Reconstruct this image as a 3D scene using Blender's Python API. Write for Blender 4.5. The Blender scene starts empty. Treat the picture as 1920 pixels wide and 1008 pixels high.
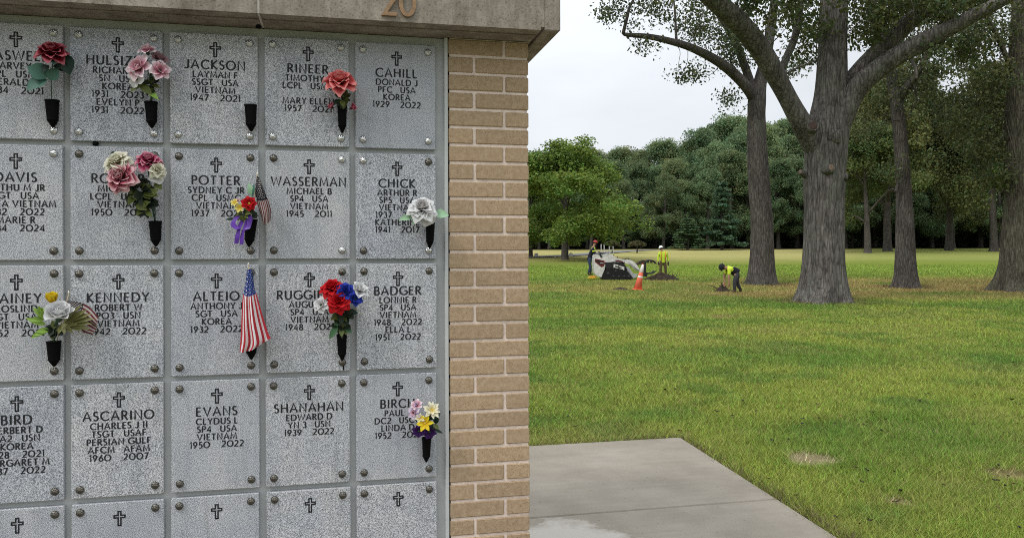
import bpy, math, random
import numpy as np
from mathutils import Matrix, Vector

C = bpy.context.scene.collection
S = bpy.context.scene
rng = np.random.default_rng(20)
random.seed(20)

# ---------------------------------------------------------------- camera, light, exposure
F = 920.0                         # focal length in photograph pixels
YAW, PITCH, ROLL = 0.215, 0.0002, 0.0034
CAM = np.array([1.2128, -2.9249, 1.60])
CX, CY = 600.0, 297.5             # principal point in the photograph
FRAME = (0.0, 0.0, 1200.0, 629.3)


def cam_axes():
    f = np.array([math.sin(YAW) * math.cos(PITCH), math.cos(YAW) * math.cos(PITCH), -math.sin(PITCH)])
    r = np.array([math.cos(YAW), -math.sin(YAW), 0.0])
    d = np.cross(f, r)
    c, s = math.cos(ROLL), math.sin(ROLL)
    return c * r + s * d, -s * r + c * d, f


AR, AD, AF = cam_axes()
cd = bpy.data.cameras.new('camera')
cam = bpy.data.objects.new('camera', cd)
C.objects.link(cam)
S.camera = cam
m3 = Matrix(((AR[0], -AD[0], -AF[0]), (AR[1], -AD[1], -AF[1]), (AR[2], -AD[2], -AF[2])))
cam.matrix_world = Matrix.Translation(Vector(CAM)) @ m3.to_4x4()
fw, fh = FRAME[2] - FRAME[0], FRAME[3] - FRAME[1]
cd.sensor_fit = 'HORIZONTAL'
cd.sensor_width = 36.0
cd.lens = 36.0 * F / fw
cd.shift_x = ((FRAME[0] + FRAME[2]) / 2 - CX) / fw
cd.shift_y = -((FRAME[1] + FRAME[3]) / 2 - CY) / fw
cd.clip_start = 0.05
cd.clip_end = 3000

SUN_EL, SUN_AZ = math.radians(52), math.radians(238)
w = bpy.data.worlds.new('World')
S.world = w
w.use_nodes = True
nt = w.node_tree
nt.nodes.clear()
N = nt.nodes.new
out = N('ShaderNodeOutputWorld')
bg = N('ShaderNodeBackground')
bg.inputs['Strength'].default_value = 0.1
sky = N('ShaderNodeTexSky')
sky.sky_type = 'NISHITA'
sky.sun_disc = False
sky.sun_elevation = SUN_EL
sky.sun_rotation = SUN_AZ
tc = N('ShaderNodeTexCoord')
sep = N('ShaderNodeSeparateXYZ')
nt.links.new(tc.outputs['Generated'], sep.inputs[0])
mx = N('ShaderNodeMath'); mx.operation = 'MAXIMUM'; mx.inputs[1].default_value = 0.0
nt.links.new(sep.outputs['Z'], mx.inputs[0])
pw = N('ShaderNodeMath'); pw.operation = 'POWER'; pw.inputs[1].default_value = 1.6
nt.links.new(mx.outputs[0], pw.inputs[0])
ma = N('ShaderNodeMath'); ma.operation = 'MULTIPLY_ADD'; ma.inputs[1].default_value = 12.0; ma.inputs[2].default_value = 7.1
nt.links.new(pw.outputs[0], ma.inputs[0])
mp = N('ShaderNodeMapping'); mp.inputs['Scale'].default_value = (1.5, 1.5, 4.0)
nt.links.new(tc.outputs['Generated'], mp.inputs['Vector'])
nz = N('ShaderNodeTexNoise'); nz.inputs['Scale'].default_value = 1.6; nz.inputs['Detail'].default_value = 4
nt.links.new(mp.outputs[0], nz.inputs['Vector'])
mr = N('ShaderNodeMapRange'); mr.inputs['To Min'].default_value = 0.88; mr.inputs['To Max'].default_value = 1.12
mr.inputs['From Min'].default_value = 0.3; mr.inputs['From Max'].default_value = 0.7
nt.links.new(nz.outputs['Fac'], mr.inputs['Value'])
mm = N('ShaderNodeMath'); mm.operation = 'MULTIPLY'
nt.links.new(ma.outputs[0], mm.inputs[0]); nt.links.new(mr.outputs[0], mm.inputs[1])
vm = N('ShaderNodeVectorMath'); vm.operation = 'SCALE'; vm.inputs[0].default_value = (0.955, 1.0, 1.045)
nt.links.new(mm.outputs[0], vm.inputs['Scale'])
mixn = N('ShaderNodeMix'); mixn.data_type = 'RGBA'; mixn.inputs['Factor'].default_value = 0.93
nt.links.new(sky.outputs[0], mixn.inputs['A']); nt.links.new(vm.outputs[0], mixn.inputs['B'])
nt.links.new(mixn.outputs['Result'], bg.inputs['Color'])
nt.links.new(bg.outputs[0], out.inputs[0])

sl = bpy.data.lights.new('sun', 'SUN')
sl.energy = 1.25
sl.angle = math.radians(13)
sl.color = (1.0, 0.96, 0.9)
sun = bpy.data.objects.new('sun', sl)
C.objects.link(sun)
# light from the upper left, behind the camera
SD = Vector((math.sin(SUN_AZ) * math.cos(SUN_EL), math.cos(SUN_AZ) * math.cos(SUN_EL), math.sin(SUN_EL)))
sun.rotation_euler = SD.to_track_quat('Z', 'Y').to_euler()
sun.location = (0, -10, 20)
S.view_settings.view_transform = 'Standard'
S.view_settings.look = 'None'
S.view_settings.gamma = 1
S.view_settings.exposure = 0.24
S.cycles.filter_width = 1.0
S.cycles.use_denoising = False
S.view_settings.use_curve_mapping = False


# ---------------------------------------------------------------- helpers
def ray(px, py):
    d = AF + AR * ((px - CX) / F) + AD * ((py - CY) / F)
    return d


def on_wall(px, py, y=0.0):
    """point where the sight line through a photograph pixel meets the plane y"""
    d = ray(px, py)
    return CAM + d * ((y - CAM[1]) / d[1])


def at_depth(px, py, dep):
    return CAM + ray(px, py) * dep


def ground_z(x, y):
    x = np.asarray(x, float); y = np.asarray(y, float)
    d = (x - CAM[0]) * AF[0] + (y - CAM[1]) * AF[1]
    t = np.clip(d - 33.0, 0, None)
    z = 0.03 * (np.sqrt(t * t + 36) - 6)
    t2 = np.clip(d - 160, 0, None)
    z = z + 0.05 * t2
    g = -0.035 + 0.05 * np.sin(x * .21 + 1) * np.sin(y * .17) * np.clip((d - 9) / 10, 0, 1)
    return z + g


def on_ground(px, py):
    d = ray(px, py)
    lo, t = 1.0, 1.0
    while t < 400:
        p = CAM + d * t
        if p[2] < ground_z(p[0], p[1]):
            break
        lo = t
        t *= 1.02
    for _ in range(30):
        m = (lo + t) / 2
        p = CAM + d * m
        if p[2] < ground_z(p[0], p[1]):
            t = m
        else:
            lo = m
    return CAM + d * t, t


def on_ground_depth(px, dep):
    p = at_depth(px, CY, dep)
    return np.array([p[0], p[1], float(ground_z(p[0], p[1]))])


def vnoise(x, y, seed=0):
    xi = np.floor(x).astype(np.int64); yi = np.floor(y).astype(np.int64)
    fx = x - xi; fy = y - yi
    fx = fx * fx * (3 - 2 * fx); fy = fy * fy * (3 - 2 * fy)

    def h(a, b):
        n = (a * 374761393 + b * 668265263 + seed * 974711) & 0x7fffffff
        n = ((n ^ (n >> 13)) * 1274126177) & 0x7fffffff
        n = n ^ (n >> 16)
        return (n & 0xffff) / 65535.0
    return (h(xi, yi) * (1 - fx) + h(xi + 1, yi) * fx) * (1 - fy) + (h(xi, yi + 1) * (1 - fx) + h(xi + 1, yi + 1) * fx) * fy


def fbm(x, y, seed=0, o=4):
    a = 0.5; s = 0; t = 0
    for k in range(o):
        s = s + a * vnoise(x * 2 ** k, y * 2 ** k, seed + k * 7)
        t += a
        a *= .5
    return s / t


def smooth(a, b, x):
    t = np.clip((x - a) / (b - a), 0, 1)
    return t * t * (3 - 2 * t)


def tag(o, label=None, cat=None, group=None, kind=None):
    if label: o['label'] = label
    if cat: o['category'] = cat
    if group: o['group'] = group
    if kind: o['kind'] = kind
    return o


def thing(name, loc, label, cat, group=None, rotz=0.0):
    o = bpy.data.objects.new(name, None)
    o.empty_display_size = 0.1
    C.objects.link(o)
    o.location = Vector(loc)
    o.rotation_euler = (0, 0, rotz)
    return tag(o, label, cat, group)


def link(name, me, parent=None, loc=None, mat4=None, kind=None):
    o = bpy.data.objects.new(name, me)
    C.objects.link(o)
    if parent is not None:
        o.parent = parent
    if loc is not None:
        o.location = Vector(loc)
    if mat4 is not None:
        o.matrix_local = mat4
    if kind:
        o['kind'] = kind
    return o


def np_mesh(name, v, f, mats=(), smooth_=False, col=None, midx=None, uv=None):
    """mesh from numpy vertices and an (n,k) face array (or list of lists)"""
    me = bpy.data.meshes.new(name)
    v = np.asarray(v, np.float32)
    if isinstance(f, np.ndarray):
        n, k = f.shape
        me.vertices.add(len(v)); me.vertices.foreach_set('co', v.ravel())
        me.loops.add(n * k); me.loops.foreach_set('vertex_index', f.ravel().astype(np.int32))
        me.polygons.add(n)
        me.polygons.foreach_set('loop_start', np.arange(0, n * k, k, dtype=np.int32))
        me.polygons.foreach_set('loop_total', np.full(n, k, np.int32))
        me.update(calc_edges=True)
    else:
        me.from_pydata([tuple(map(float, q)) for q in v], [], [tuple(q) for q in f])
        me.update()
    if not isinstance(mats, (list, tuple)):
        mats = [mats]
    for m in mats:
        me.materials.append(m)
    if midx is not None:
        me.polygons.foreach_set('material_index', np.asarray(midx, np.int32))
    if smooth_:
        me.polygons.foreach_set('use_smooth', np.ones(len(me.polygons), bool))
    if col is not None:
        ca = me.color_attributes.new('tint', 'FLOAT_COLOR', 'POINT')
        c4 = np.ones((len(v), 4), np.float32); c4[:, :3] = col
        ca.data.foreach_set('color', c4.ravel())
    if uv is not None:
        ul = me.uv_layers.new(name='uv')
        li = np.empty(len(me.loops), np.int32)
        me.loops.foreach_get('vertex_index', li)
        ul.data.foreach_set('uv', np.asarray(uv, np.float32)[li].ravel())
    return me


class MB:
    """collects boxes, prisms, tubes in one mesh"""
    def __init__(s):
        s.v = []; s.f = []; s.m = []

    def add(s, v, f, mi=0):
        b = len(s.v)
        s.v += [tuple(map(float, q)) for q in v]
        s.f += [tuple(int(i) + b for i in q) for q in f]
        s.m += [mi] * len(f)
        return s

    def box(s, a, b, mi=0, bev=0.0):
        x0, y0, z0 = a; x1, y1, z1 = b
        if bev <= 0:
            v = [(x0, y0, z0), (x1, y0, z0), (x1, y1, z0), (x0, y1, z0), (x0, y0, z1), (x1, y0, z1), (x1, y1, z1), (x0, y1, z1)]
            f = [(0, 3, 2, 1), (4, 5, 6, 7), (0, 1, 5, 4), (1, 2, 6, 5), (2, 3, 7, 6), (3, 0, 4, 7)]
            return s.add(v, f, mi)
        e = bev
        v = []
        for sx in (0, 1):
            for sy in (0, 1):
                for sz in (0, 1):
                    X = (x0, x1)[sx]; Y = (y0, y1)[sy]; Z = (z0, z1)[sz]
                    dx = e if sx == 0 else -e; dy = e if sy == 0 else -e; dz = e if sz == 0 else -e
                    v += [(X, Y + dy, Z + dz), (X + dx, Y, Z + dz), (X + dx, Y + dy, Z)]

        def i(sx, sy, sz, k): return (sx * 4 + sy * 2 + sz) * 3 + k
        f = []
        for k, (a1, a2) in enumerate(((1, 2), (0, 2), (0, 1))):
            for s_ in (0, 1):
                q = []
                for (p, r) in ((0, 0), (1, 0), (1, 1), (0, 1)):
                    c = [0, 0, 0]; c[k] = s_; c[a1] = p; c[a2] = r
                    q.append(i(*c, k))
                flip = (s_ == 0) != (k == 1)
                f.append(tuple(q[::-1]) if flip else tuple(q))
        for k in range(3):
            a1, a2 = [x for x in range(3) if x != k]
            for p in (0, 1):
                for r in (0, 1):
                    c0 = [0, 0, 0]; c0[a1] = p; c0[a2] = r; c0[k] = 0
                    c1 = list(c0); c1[k] = 1
                    q = [i(*c0, a1), i(*c1, a1), i(*c1, a2), i(*c0, a2)]
                    f.append(tuple(q))
        for sx in (0, 1):
            for sy in (0, 1):
                for sz in (0, 1):
                    f.append((i(sx, sy, sz, 0), i(sx, sy, sz, 1), i(sx, sy, sz, 2)))
        return s.add(v, f, mi)

    def prism(s, poly, y0, y1, mi=0, ax='y'):
        """polygon in (x,z) extruded along y"""
        n = len(poly)
        v = [(p[0], y0, p[1]) for p in poly] + [(p[0], y1, p[1]) for p in poly]
        f = [tuple(range(n)), tuple(range(2 * n - 1, n - 1, -1))]
        for k in range(n):
            j = (k + 1) % n
            f.append((k, n + k, n + j, j))
        return s.add(v, f, mi)

    def tube(s, pts, rad, seg=8, mi=0, cap=True):
        v, f = tube_vf(pts, rad, seg, cap)
        return s.add(v, f, mi)

    def lathe(s, prof, seg=16, M=None, mi=0):
        """profile of (r,z) about z"""
        v = []; f = []
        for (r, z) in prof:
            for k in range(seg):
                a = 2 * math.pi * k / seg
                v.append((r * math.cos(a), r * math.sin(a), z))
        for i in range(len(prof) - 1):
            for k in range(seg):
                j = (k + 1) % seg
                f.append((i * seg + k, i * seg + j, (i + 1) * seg + j, (i + 1) * seg + k))
        f.append(tuple(range(seg))[::-1])
        f.append(tuple(range((len(prof) - 1) * seg, len(prof) * seg)))
        if M is not None:
            v = [tuple(M @ Vector(q)) for q in v]
        return s.add(v, f, mi)

    def mesh(s, name, mats, sm=False):
        if not isinstance(mats, (list, tuple)):
            mats = [mats]
        me = np_mesh(name, s.v, list(s.f), mats, sm, midx=s.m)
        return me

    def build(s, name, mats, parent=None, loc=None, sm=False, kind=None, fix=True):
        me = s.mesh(name, mats, sm)
        if fix:
            import bmesh
            bm = bmesh.new(); bm.from_mesh(me)
            bmesh.ops.recalc_face_normals(bm, faces=bm.faces)
            bm.to_mesh(me); bm.free()
        return link(name, me, parent, loc, kind=kind)


def frames(pts):
    pts = np.asarray(pts, float)
    t = np.gradient(pts, axis=0)
    t /= np.linalg.norm(t, axis=1)[:, None] + 1e-12
    ref = np.array([0.0, 1.0, 0.0]) if abs(t[0][1]) < .9 else np.array([1.0, 0, 0])
    n = np.cross(t[0], ref); n /= np.linalg.norm(n)
    ns = []
    for k in range(len(pts)):
        n = n - t[k] * n.dot(t[k]); n /= np.linalg.norm(n) + 1e-12
        ns.append(n)
    ns = np.array(ns)
    return t, ns, np.cross(t, ns)


def tube_vf(pts, rad, seg=8, cap=True, rough=None):
    pts = np.asarray(pts, float)
    rad = np.broadcast_to(np.asarray(rad, float), (len(pts),))
    t, n, b = frames(pts)
    a = np.linspace(0, 2 * np.pi, seg, endpoint=False)
    R = rad[:, None] * np.ones((1, seg))
    if rough is not None:
        R = R * rough(np.arange(len(pts))[:, None] * np.ones((1, seg)), a[None, :] * np.ones((len(pts), 1)), pts)
    v = pts[:, None, :] + R[..., None] * (np.cos(a)[None, :, None] * n[:, None, :] + np.sin(a)[None, :, None] * b[:, None, :])
    v = v.reshape(-1, 3)
    k = np.arange(seg); j = (k + 1) % seg
    f = np.concatenate([np.stack([i * seg + k, i * seg + j, (i + 1) * seg + j, (i + 1) * seg + k], 1) for i in range(len(pts) - 1)])
    f = [tuple(q) for q in f]
    if cap:
        f.append(tuple(range(seg))[::-1]); f.append(tuple(range((len(pts) - 1) * seg, len(pts) * seg)))
    return v, f


def catmull(p, n):
    p = np.asarray(p, float)
    q = np.vstack([2 * p[0] - p[1], p, 2 * p[-1] - p[-2]])
    res = []
    m = len(p) - 1
    for u in np.linspace(0, m, n):
        i = min(int(u), m - 1); t = u - i
        a, b, c, d = q[i:i + 4]
        res.append(.5 * (2 * b + (c - a) * t + (2 * a - 5 * b + 4 * c - d) * t * t + (3 * b - a - 3 * c + d) * t ** 3))
    return np.array(res)


# ---------------------------------------------------------------- materials
def srgb(r, g, b):
    return tuple(((c / 255) / 12.92 if c / 255 < .04045 else ((c / 255 + .055) / 1.055) ** 2.4) for c in (r, g, b))


class MT:
    def __init__(s, name, col=(.5, .5, .5), rough=.6, metal=0.0, spec=.3):
        s.m = bpy.data.materials.new(name)
        s.m.use_nodes = True
        s.t = s.m.node_tree
        s.b = s.t.nodes['Principled BSDF']
        s.b.inputs['Base Color'].default_value = (*col, 1)
        s.b.inputs['Roughness'].default_value = rough
        s.b.inputs['Metallic'].default_value = metal
        s.b.inputs['Specular IOR Level'].default_value = spec

    def n(s, t, **kw):
        x = s.t.nodes.new(t)
        for k, v in kw.items():
            if k in x.inputs:
                x.inputs[k].default_value = v
            else:
                setattr(x, k, v)
        return x

    def l(s, a, b):
        s.t.links.new(a, b)

    def coord(s, scale=(1, 1, 1), which='Object'):
        c = s.n('ShaderNodeTexCoord'); mpn = s.n('ShaderNodeMapping')
        mpn.inputs['Scale'].default_value = scale
        s.l(c.outputs[which], mpn.inputs['Vector'])
        return mpn.outputs[0]

    def wcoord(s, scale=(1, 1, 1)):
        c = s.n('ShaderNodeNewGeometry'); mpn = s.n('ShaderNodeMapping')
        mpn.inputs['Scale'].default_value = scale
        s.l(c.outputs['Position'], mpn.inputs['Vector'])
        return mpn.outputs[0]

    def noise(s, vec, scale, detail=3, rough=.5):
        x = s.n('ShaderNodeTexNoise', Scale=scale, Detail=detail, Roughness=rough)
        s.l(vec, x.inputs['Vector'])
        return x.outputs['Fac']

    def ramp(s, fac, stops, interp='LINEAR'):
        r = s.n('ShaderNodeValToRGB')
        r.color_ramp.interpolation = interp
        e = r.color_ramp.elements
        while len(e) < len(stops):
            e.new(.5)
        for k, (p, c) in enumerate(stops):
            e[k].position = p
            e[k].color = (*c, 1) if len(c) == 3 else c
        s.l(fac, r.inputs['Fac'])
        return r.outputs['Color']

    def mix(s, fac, a, b, mode='MIX'):
        x = s.n('ShaderNodeMix', data_type='RGBA', blend_type=mode)
        for sock, val in (('Factor', fac), ('A', a), ('B', b)):
            i = x.inputs[sock] if sock == 'Factor' else [q for q in x.inputs if q.name == sock and q.type == 'RGBA'][0]
            if hasattr(val, 'node'):
                s.l(val, i)
            else:
                i.default_value = val if sock == 'Factor' else (*val, 1)
        return [q for q in x.outputs if q.type == 'RGBA'][0]

    def base(s, c):
        s.l(c, s.b.inputs['Base Color']); return s

    def bump(s, h, strength=.3, dist=.01):
        x = s.n('ShaderNodeBump', Strength=strength, Distance=dist)
        s.l(h, x.inputs['Height']); s.l(x.outputs[0], s.b.inputs['Normal'])
        return s


def simple(name, col, rough=.6, metal=0.0, spec=.3, var=.12, scale=30, bump=0.0):
    t = MT(name, col, rough, metal, spec)
    v = t.coord()
    nzz = t.noise(v, scale, 4)
    d = tuple(c * (1 - var) for c in col); u = tuple(min(1, c * (1 + var)) for c in col)
    t.base(t.ramp(nzz, [(.3, d), (.7, u)]))
    if bump:
        t.bump(nzz, bump, .004)
    return t.m


def m_granite():
    t = MT('speckled_grey_granite', rough=.45, spec=.35)
    v = t.wcoord()
    a = t.noise(v, 430, 3, .65)
    c = t.ramp(a, [(.37, (.07, .075, .09)), (.46, (.29, .30, .32)), (.54, (.47, .48, .50)), (.64, (.76, .765, .77))])
    vo = t.n('ShaderNodeTexVoronoi', Scale=420.0); t.l(v, vo.inputs['Vector'])
    sp = t.ramp(vo.outputs['Distance'], [(.10, (0.40, .41, .43)), (.32, (1, 1, 1))])
    c = t.mix(.75, c, sp, 'MULTIPLY')
    big = t.noise(v, 7, 4, .6)
    c = t.mix(1.0, c, t.ramp(big, [(.3, (.86, .88, .92)), (.7, (1.06, 1.05, 1.03))]), 'MULTIPLY')
    oi = t.n('ShaderNodeObjectInfo')
    c = t.mix(1.0, c, t.ramp(oi.outputs['Random'], [(0, (.92, .93, .95)), (.5, (1, 1, 1)), (1, (1.05, 1.04, 1.02))]), 'MULTIPLY')
    sk = t.noise(t.wcoord((16, 16, 1.3)), 1.6, 4, .6)
    c = t.mix(1.0, c, t.ramp(sk, [(.32, (.86, .86, .86)), (.5, (1, 1, 1))]), 'MULTIPLY')
    vein = t.noise(t.wcoord((5, 5, 9)), 1.4, 5, .7)
    c = t.mix(1.0, c, t.ramp(vein, [(.30, (.80, .81, .84)), (.42, (1, 1, 1)), (.62, (1, 1, 1)), (.74, (1.1, 1.1, 1.1))]), 'MULTIPLY')
    t.base(c)
    t.bump(a, .06, .001)
    return t.m


def m_brick():
    t = MT('tan_brick', rough=.85, spec=.15)
    v = t.wcoord()
    oi = t.n('ShaderNodeObjectInfo')
    a = t.noise(v, 55, 5, .65)
    c = t.ramp(a, [(.3, (.315, .222, .138)), (.55, (.40, .297, .193)), (.75, (.46, .355, .245))])
    c = t.mix(1.0, c, t.ramp(oi.outputs['Random'], [(0, (.91, .90, .90)), (.5, (1, .99, .98)), (1, (1.07, 1.05, 1.03))]), 'MULTIPLY')
    sp = t.noise(v, 420, 2, .6)
    c = t.mix(1.0, c, t.ramp(sp, [(.33, (.42, .36, .33)), (.42, (1, 1, 1))]), 'MULTIPLY')
    t.base(c)
    t.bump(sp, .35, .002)
    return t.m


def m_stone():
    t = MT('weathered_limestone', rough=.9, spec=.15)
    v = t.wcoord()
    a = t.noise(v, 9, 6, .65)
    c = t.ramp(a, [(.3, (.20, .172, .143)), (.55, (.30, .267, .226)), (.75, (.38, .345, .295))])
    st = t.noise(t.wcoord((14, 14, 1.8)), 2.2, 4, .6)
    c = t.mix(1.0, c, t.ramp(st, [(.35, (.74, .72, .70)), (.6, (1.05, 1.04, 1.03))]), 'MULTIPLY')
    sp = t.noise(v, 160, 3, .6)
    c = t.mix(1.0, c, t.ramp(sp, [(.34, (.62, .6, .58)), (.46, (1, 1, 1)), (.66, (1.0, 1.0, 1.0)), (.76, (1.3, 1.28, 1.22))]), 'MULTIPLY')
    t.base(c); t.bump(sp, .3, .003)
    return t.m


def m_concrete():
    t = MT('broom_finished_concrete', rough=.75, spec=.25)
    v = t.wcoord()
    a = t.noise(v, 1.1, 6, .6)
    c = t.ramp(a, [(.3, (.205, .180, .145)), (.55, (.25, .222, .182)), (.75, (.285, .256, .215))])
    st = t.noise(t.wcoord((.35, 5, 1)), 3.0, 4, .55)
    c = t.mix(1.0, c, t.ramp(st, [(.3, (.94, .94, .94)), (.7, (1.03, 1.03, 1.03))]), 'MULTIPLY')
    fine = t.noise(v, 190, 3, .6)
    c = t.mix(1.0, c, t.ramp(fine, [(.3, (.8, .8, .8)), (.7, (1.12, 1.12, 1.12))]), 'MULTIPLY')
    spk = t.noise(v, 46, 2, .5)
    c = t.mix(1.0, c, t.ramp(spk, [(.27, (.55, .52, .48)), (.32, (1, 1, 1))]), 'MULTIPLY')
    blt = t.noise(v, 2.8, 5, .6)
    c = t.mix(1.0, c, t.ramp(blt, [(.35, (.88, .87, .86)), (.6, (1.03, 1.03, 1.02))]), 'MULTIPLY')
    # pale dry bloom beside the foot of the pillar, with a ragged edge
    g = t.n('ShaderNodeNewGeometry')
    sb = t.n('ShaderNodeVectorMath', operation='DISTANCE'); sb.inputs[1].default_value = DRY
    t.l(g.outputs['Position'], sb.inputs[0])
    rg = t.n('ShaderNodeMath', operation='MULTIPLY_ADD'); rg.inputs[1].default_value = 1.3; t.l(t.noise(v, 2.6, 6, .65), rg.inputs[0]); t.l(sb.outputs['Value'], rg.inputs[2])
    c = t.mix(t.ramp(rg.outputs[0], [(.82, (1, 1, 1)), (.95, (.45, .45, .45)), (1.0, (0, 0, 0))]), c, (.37, .345, .305))
    t.base(c); t.bump(fine, .25, .002)
    return t.m


def m_ground():
    t = MT('lawn_soil_and_turf', rough=1.0, spec=.0)
    at = t.n('ShaderNodeAttribute', attribute_name='tint')
    v = t.wcoord()
    a = t.noise(v, 9, 6, .7)
    c = t.mix(1.0, at.outputs['Color'], t.ramp(a, [(.3, (.62, .62, .6)), (.7, (1.3, 1.28, 1.2))]), 'MULTIPLY')
    t.base(c); t.bump(t.noise(v, 22, 5, .7), .8, .03)
    return t.m


def m_attr(name, transl=.35, rough=.6, objcol=False, spec=.2):
    """leaf or blade surface: colour from the leaf's own tint, part of the light passes through"""
    t = MT(name, rough=rough, spec=spec)
    at = t.n('ShaderNodeAttribute', attribute_name='tint')
    c = at.outputs['Color']
    if objcol:
        oi = t.n('ShaderNodeObjectInfo')
        c = t.mix(1.0, c, oi.outputs['Color'], 'MULTIPLY')
    t.base(c)
    if transl > 0:
        tr = t.n('ShaderNodeBsdfTranslucent')
        t.l(c, tr.inputs['Color'])
        ms = t.n('ShaderNodeMixShader', Fac=transl)
        t.l(t.b.outputs[0], ms.inputs[1]); t.l(tr.outputs[0], ms.inputs[2])
        t.l(ms.outputs[0], t.t.nodes['Material Output'].inputs['Surface'])
    return t.m


def m_bark(name, dark, light, lichen=None, scale=7):
    t = MT(name, rough=.95, spec=.08)
    v = t.wcoord((scale, scale, scale * .27))
    a = t.noise(v, 2.3, 6, .72)
    vo = t.n('ShaderNodeTexVoronoi', Scale=2.2, feature='DISTANCE_TO_EDGE'); t.l(t.wcoord((scale * 1.3, scale * 1.3, scale * .2)), vo.inputs['Vector'])
    c = t.ramp(a, [(.30, dark), (.66, light)])
    blot = t.noise(t.wcoord((1.2, 1.2, .7)), 1.5, 4, .6)
    c = t.mix(1.0, c, t.ramp(blot, [(.35, (.72, .72, .72)), (.65, (1.12, 1.12, 1.12))]), 'MULTIPLY')
    c = t.mix(1.0, c, t.ramp(vo.outputs['Distance'], [(.0, (.66, .64, .63)), (.16, (1, 1, 1))]), 'MULTIPLY')
    if lichen:
        ln = t.noise(t.wcoord((1, 1, .5)), 1.7, 5, .65)
        c = t.mix(t.ramp(ln, [(.54, (0, 0, 0)), (.7, (.55, .55, .55))]), c, lichen)
    t.base(c)
    hh = t.mix(.5, t.ramp(a, [(0.2, (0, 0, 0)), (.8, (1, 1, 1))]), t.ramp(vo.outputs['Distance'], [(0, (0, 0, 0)), (.2, (1, 1, 1))]))
    t.bump(hh, .9, .05)
    return t.m


def m_petal(name, inner, outer, edge=None, rough=.7):
    t = MT(name, outer, rough, spec=.2)
    uv = t.n('ShaderNodeUVMap', uv_map='uv')
    sp = t.n('ShaderNodeSeparateXYZ'); t.l(uv.outputs[0], sp.inputs[0])
    st = [(0, inner), (.75, outer)]
    if edge: st += [(.9, edge)]
    c = t.ramp(sp.outputs['Y'], st)
    c = t.mix(1.0, c, t.ramp(t.noise(t.coord(), 120, 3), [(.3, (.86, .86, .86)), (.7, (1.08, 1.08, 1.08))]), 'MULTIPLY')
    t.base(c)
    tr = t.n('ShaderNodeBsdfTranslucent'); t.l(c, tr.inputs['Color'])
    ms = t.n('ShaderNodeMixShader', Fac=.25)
    t.l(t.b.outputs[0], ms.inputs[1]); t.l(tr.outputs[0], ms.inputs[2])
    t.l(ms.outputs[0], t.t.nodes['Material Output'].inputs['Surface'])
    return t.m


DRY = tuple(on_ground(655, 640)[0])
M = dict(
    granite=m_granite(), brick=m_brick(), stone=m_stone(), concrete=m_concrete(), ground=m_ground(),
    mortar=simple('pinkish_mortar', (.66, .55, .475), .95, spec=.1, var=.14, scale=60, bump=.3),
    frame=simple('grey_painted_frame', (.405, .418, .415), .55, var=.05, scale=12),
    trim=simple('pale_edge_trim', (.44, .455, .45), .5, var=.06, scale=12),
    paint=simple('black_lettering_paint', (.014, .014, .016), .7, var=.1),
    bronze=simple('dark_cast_bronze', (.13, .122, .105), .34, metal=.9, var=.25, scale=90),
    chrome=simple('polished_rosette_metal', (.52, .52, .51), .2, metal=.95, var=.2, scale=90),
    vase=simple('black_vase_metal', (.002, .002, .0022), .6, spec=.07, var=.3, scale=50),
    numeral=simple('bronze_numeral', (.27, .17, .095), .55, metal=.35, var=.2, scale=60),
    sealant=simple('pale_joint_sealant', (.58, .55, .50), .8, var=.1),
    grass=m_attr('grass_blades', .3), leaf=m_attr('tree_leaves', .3, objcol=True), dead=m_attr('dry_leaves', 0.1),
    bark=m_bark('oak_bark', (.050, .044, .040), (.205, .188, .170), (.14, .155, .125), 3.6),
    bark2=m_bark('smooth_trunk_bark', (.055, .048, .044), (.145, .130, .116), (.10, .11, .085), 4.5),
    bark3=m_bark('mossy_trunk_bark', (.052, .047, .036), (.145, .132, .10), (.095, .115, .065), 4),
)
LEAFM = simple('artificial_leaf_green', (.035, .095, .045), .55, var=.35, scale=40)


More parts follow.
